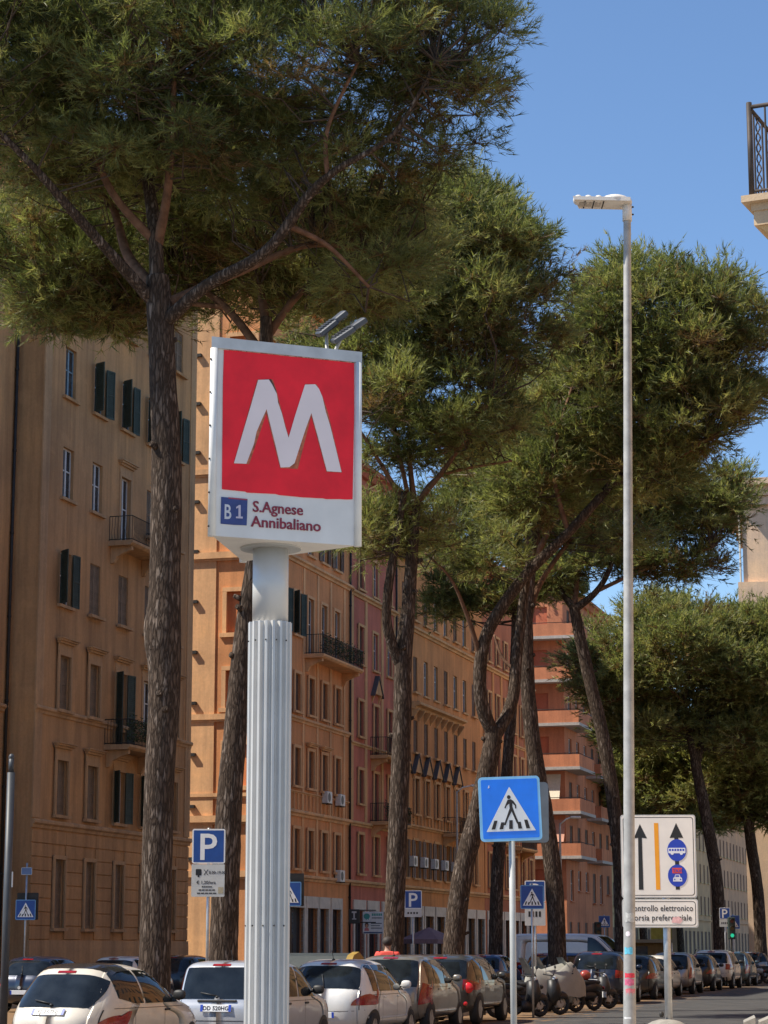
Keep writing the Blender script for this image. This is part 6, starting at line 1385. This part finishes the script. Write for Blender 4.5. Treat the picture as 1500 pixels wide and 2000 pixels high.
# ------------------------------------------------------------------ person in a coral shirt, seen from behind
def skin_mesh(name, joints, edges, mat, parent, sub=2):
    me = bpy.data.meshes.new(name); me.from_pydata([j[0] for j in joints], edges, []); me.materials.append(mat)
    o = link(name, me, parent); md = o.modifiers.new('skin', 'SKIN'); md.use_smooth_shade = True
    if not me.skin_vertices: pass
    lay = me.skin_vertices[0].data if me.skin_vertices else None
    if lay:
        for i, j in enumerate(joints): rr = j[1] if isinstance(j[1], tuple) else (j[1], j[1]); lay[i].radius = rr
        lay[0].use_root = True
    s = o.modifiers.new('smooth', 'SUBSURF'); s.levels = sub; s.render_levels = sub; return o
def person():
    p = atY(757, HZ, 54.); r = empty('person', (p.x, 54., .12), R(-8), 'person in a coral red shirt seen from behind among the parked cars', 'person'); r.scale = (1.14, 1.05, 1.04)
    skin = plain('skin', (.38, .22, .15), .6, 0, .08)
    J = [((0, 0, .95), .15), ((0, 0, 1.15), (.155, .11)), ((0, -.01, 1.33), (.17, .11)), ((0, 0, 1.45), (.10, .09)), ((0, .01, 1.53), .058), ((0, .02, 1.60), (.068, .08)), ((0, .02, 1.68), (.078, .095)), ((0, .015, 1.755), (.055, .07)),
         ((-.19, -.01, 1.40), .062), ((-.25, -.03, 1.14), .045), ((-.24, .06, .92), .036), ((-.235, .12, .84), .03), ((.19, -.01, 1.40), .062), ((.26, -.03, 1.14), .045), ((.23, .10, .94), .036), ((.21, .17, .88), .03),
         ((-.10, 0, .90), .10), ((-.11, .01, .50), .068), ((-.11, -.02, .09), .045), ((-.12, .12, .04), .04), ((.10, 0, .90), .10), ((.12, .01, .50), .068), ((.13, -.02, .09), .045), ((.14, .12, .04), .04)]
    E = [(0, 1), (1, 2), (2, 3), (3, 4), (4, 5), (5, 6), (6, 7), (2, 8), (8, 9), (9, 10), (10, 11), (2, 12), (12, 13), (13, 14), (14, 15), (0, 16), (16, 17), (17, 18), (18, 19), (0, 20), (20, 21), (21, 22), (22, 23)]
    base = len(J)
    for hand, sx in ((11, -1), (15, 1)):
        hx, hy, hz = J[hand][0]
        for k, (dx, ln) in enumerate(((-.026, .062), (-.009, .072), (.009, .068), (.026, .052))):
            a = len(J); J.append(((hx+dx, hy+.03, hz-.03), .009)); J.append(((hx+dx, hy+.035+ln*.4, hz-.03-ln*.6), .0085)); J.append(((hx+dx, hy+.02+ln*.4, hz-.03-ln), .007)); E += [(hand, a), (a, a+1), (a+1, a+2)]
        a = len(J); J.append(((hx-sx*.035, hy+.03, hz+.0), .010)); J.append(((hx-sx*.045, hy+.055, hz-.03), .008)); E += [(hand, a), (a, a+1)]
    skin_mesh('body', J, E, skin, r)
    sh = [(J[0][0], (.175, .13)), ((0, 0, 1.15), (.18, .13)), ((0, -.01, 1.34), (.205, .135)), ((0, 0, 1.465), (.12, .10)), ((-.20, -.01, 1.405), .085), ((-.255, -.03, 1.20), .072), ((.20, -.01, 1.405), .085), ((.265, -.03, 1.20), .072)]
    skin_mesh('shirt', sh, [(0, 1), (1, 2), (2, 3), (2, 4), (4, 5), (2, 6), (6, 7)], plain('coral_cotton', (.72, .085, .062), .85, 0, .1, 8.), r)
    tr = [((0, 0, .97), (.165, .13)), ((-.10, 0, .86), .115), ((-.11, .01, .50), .085), ((-.11, -.02, .10), .065), ((.10, 0, .86), .115), ((.12, .01, .50), .085), ((.13, -.02, .10), .065)]
    skin_mesh('trousers', tr, [(0, 1), (1, 2), (2, 3), (0, 4), (4, 5), (5, 6)], plain('dark_denim', (.03, .035, .05), .85), r)
    m = MB(); m.ell((0, .0, 1.695), (.108, .122, .112), 18, 12); m.build('hair', plain('dark_hair', (.035, .025, .02), .7, 0, .3, 30.), r)
    m = MB()
    for sx in (-1, 1): m.ell((sx*.088, .03, 1.655), (.012, .025, .034), 8, 6)
    m.build('ears', skin, r)
    m = MB(); m.ell((0, .118, 1.65), (.014, .018, .024), 8, 6); m.build('nose', skin, r)
    for sx in (-1, 1): MB().ell((sx*.03, .102, 1.675), (.012, .008, .008), 8, 6).build('eye', M_BLACK, r)
    MB().ell((0, .105, 1.61), (.024, .008, .006), 8, 6).build('mouth', plain('lips', (.3, .11, .09), .6), r)
person()
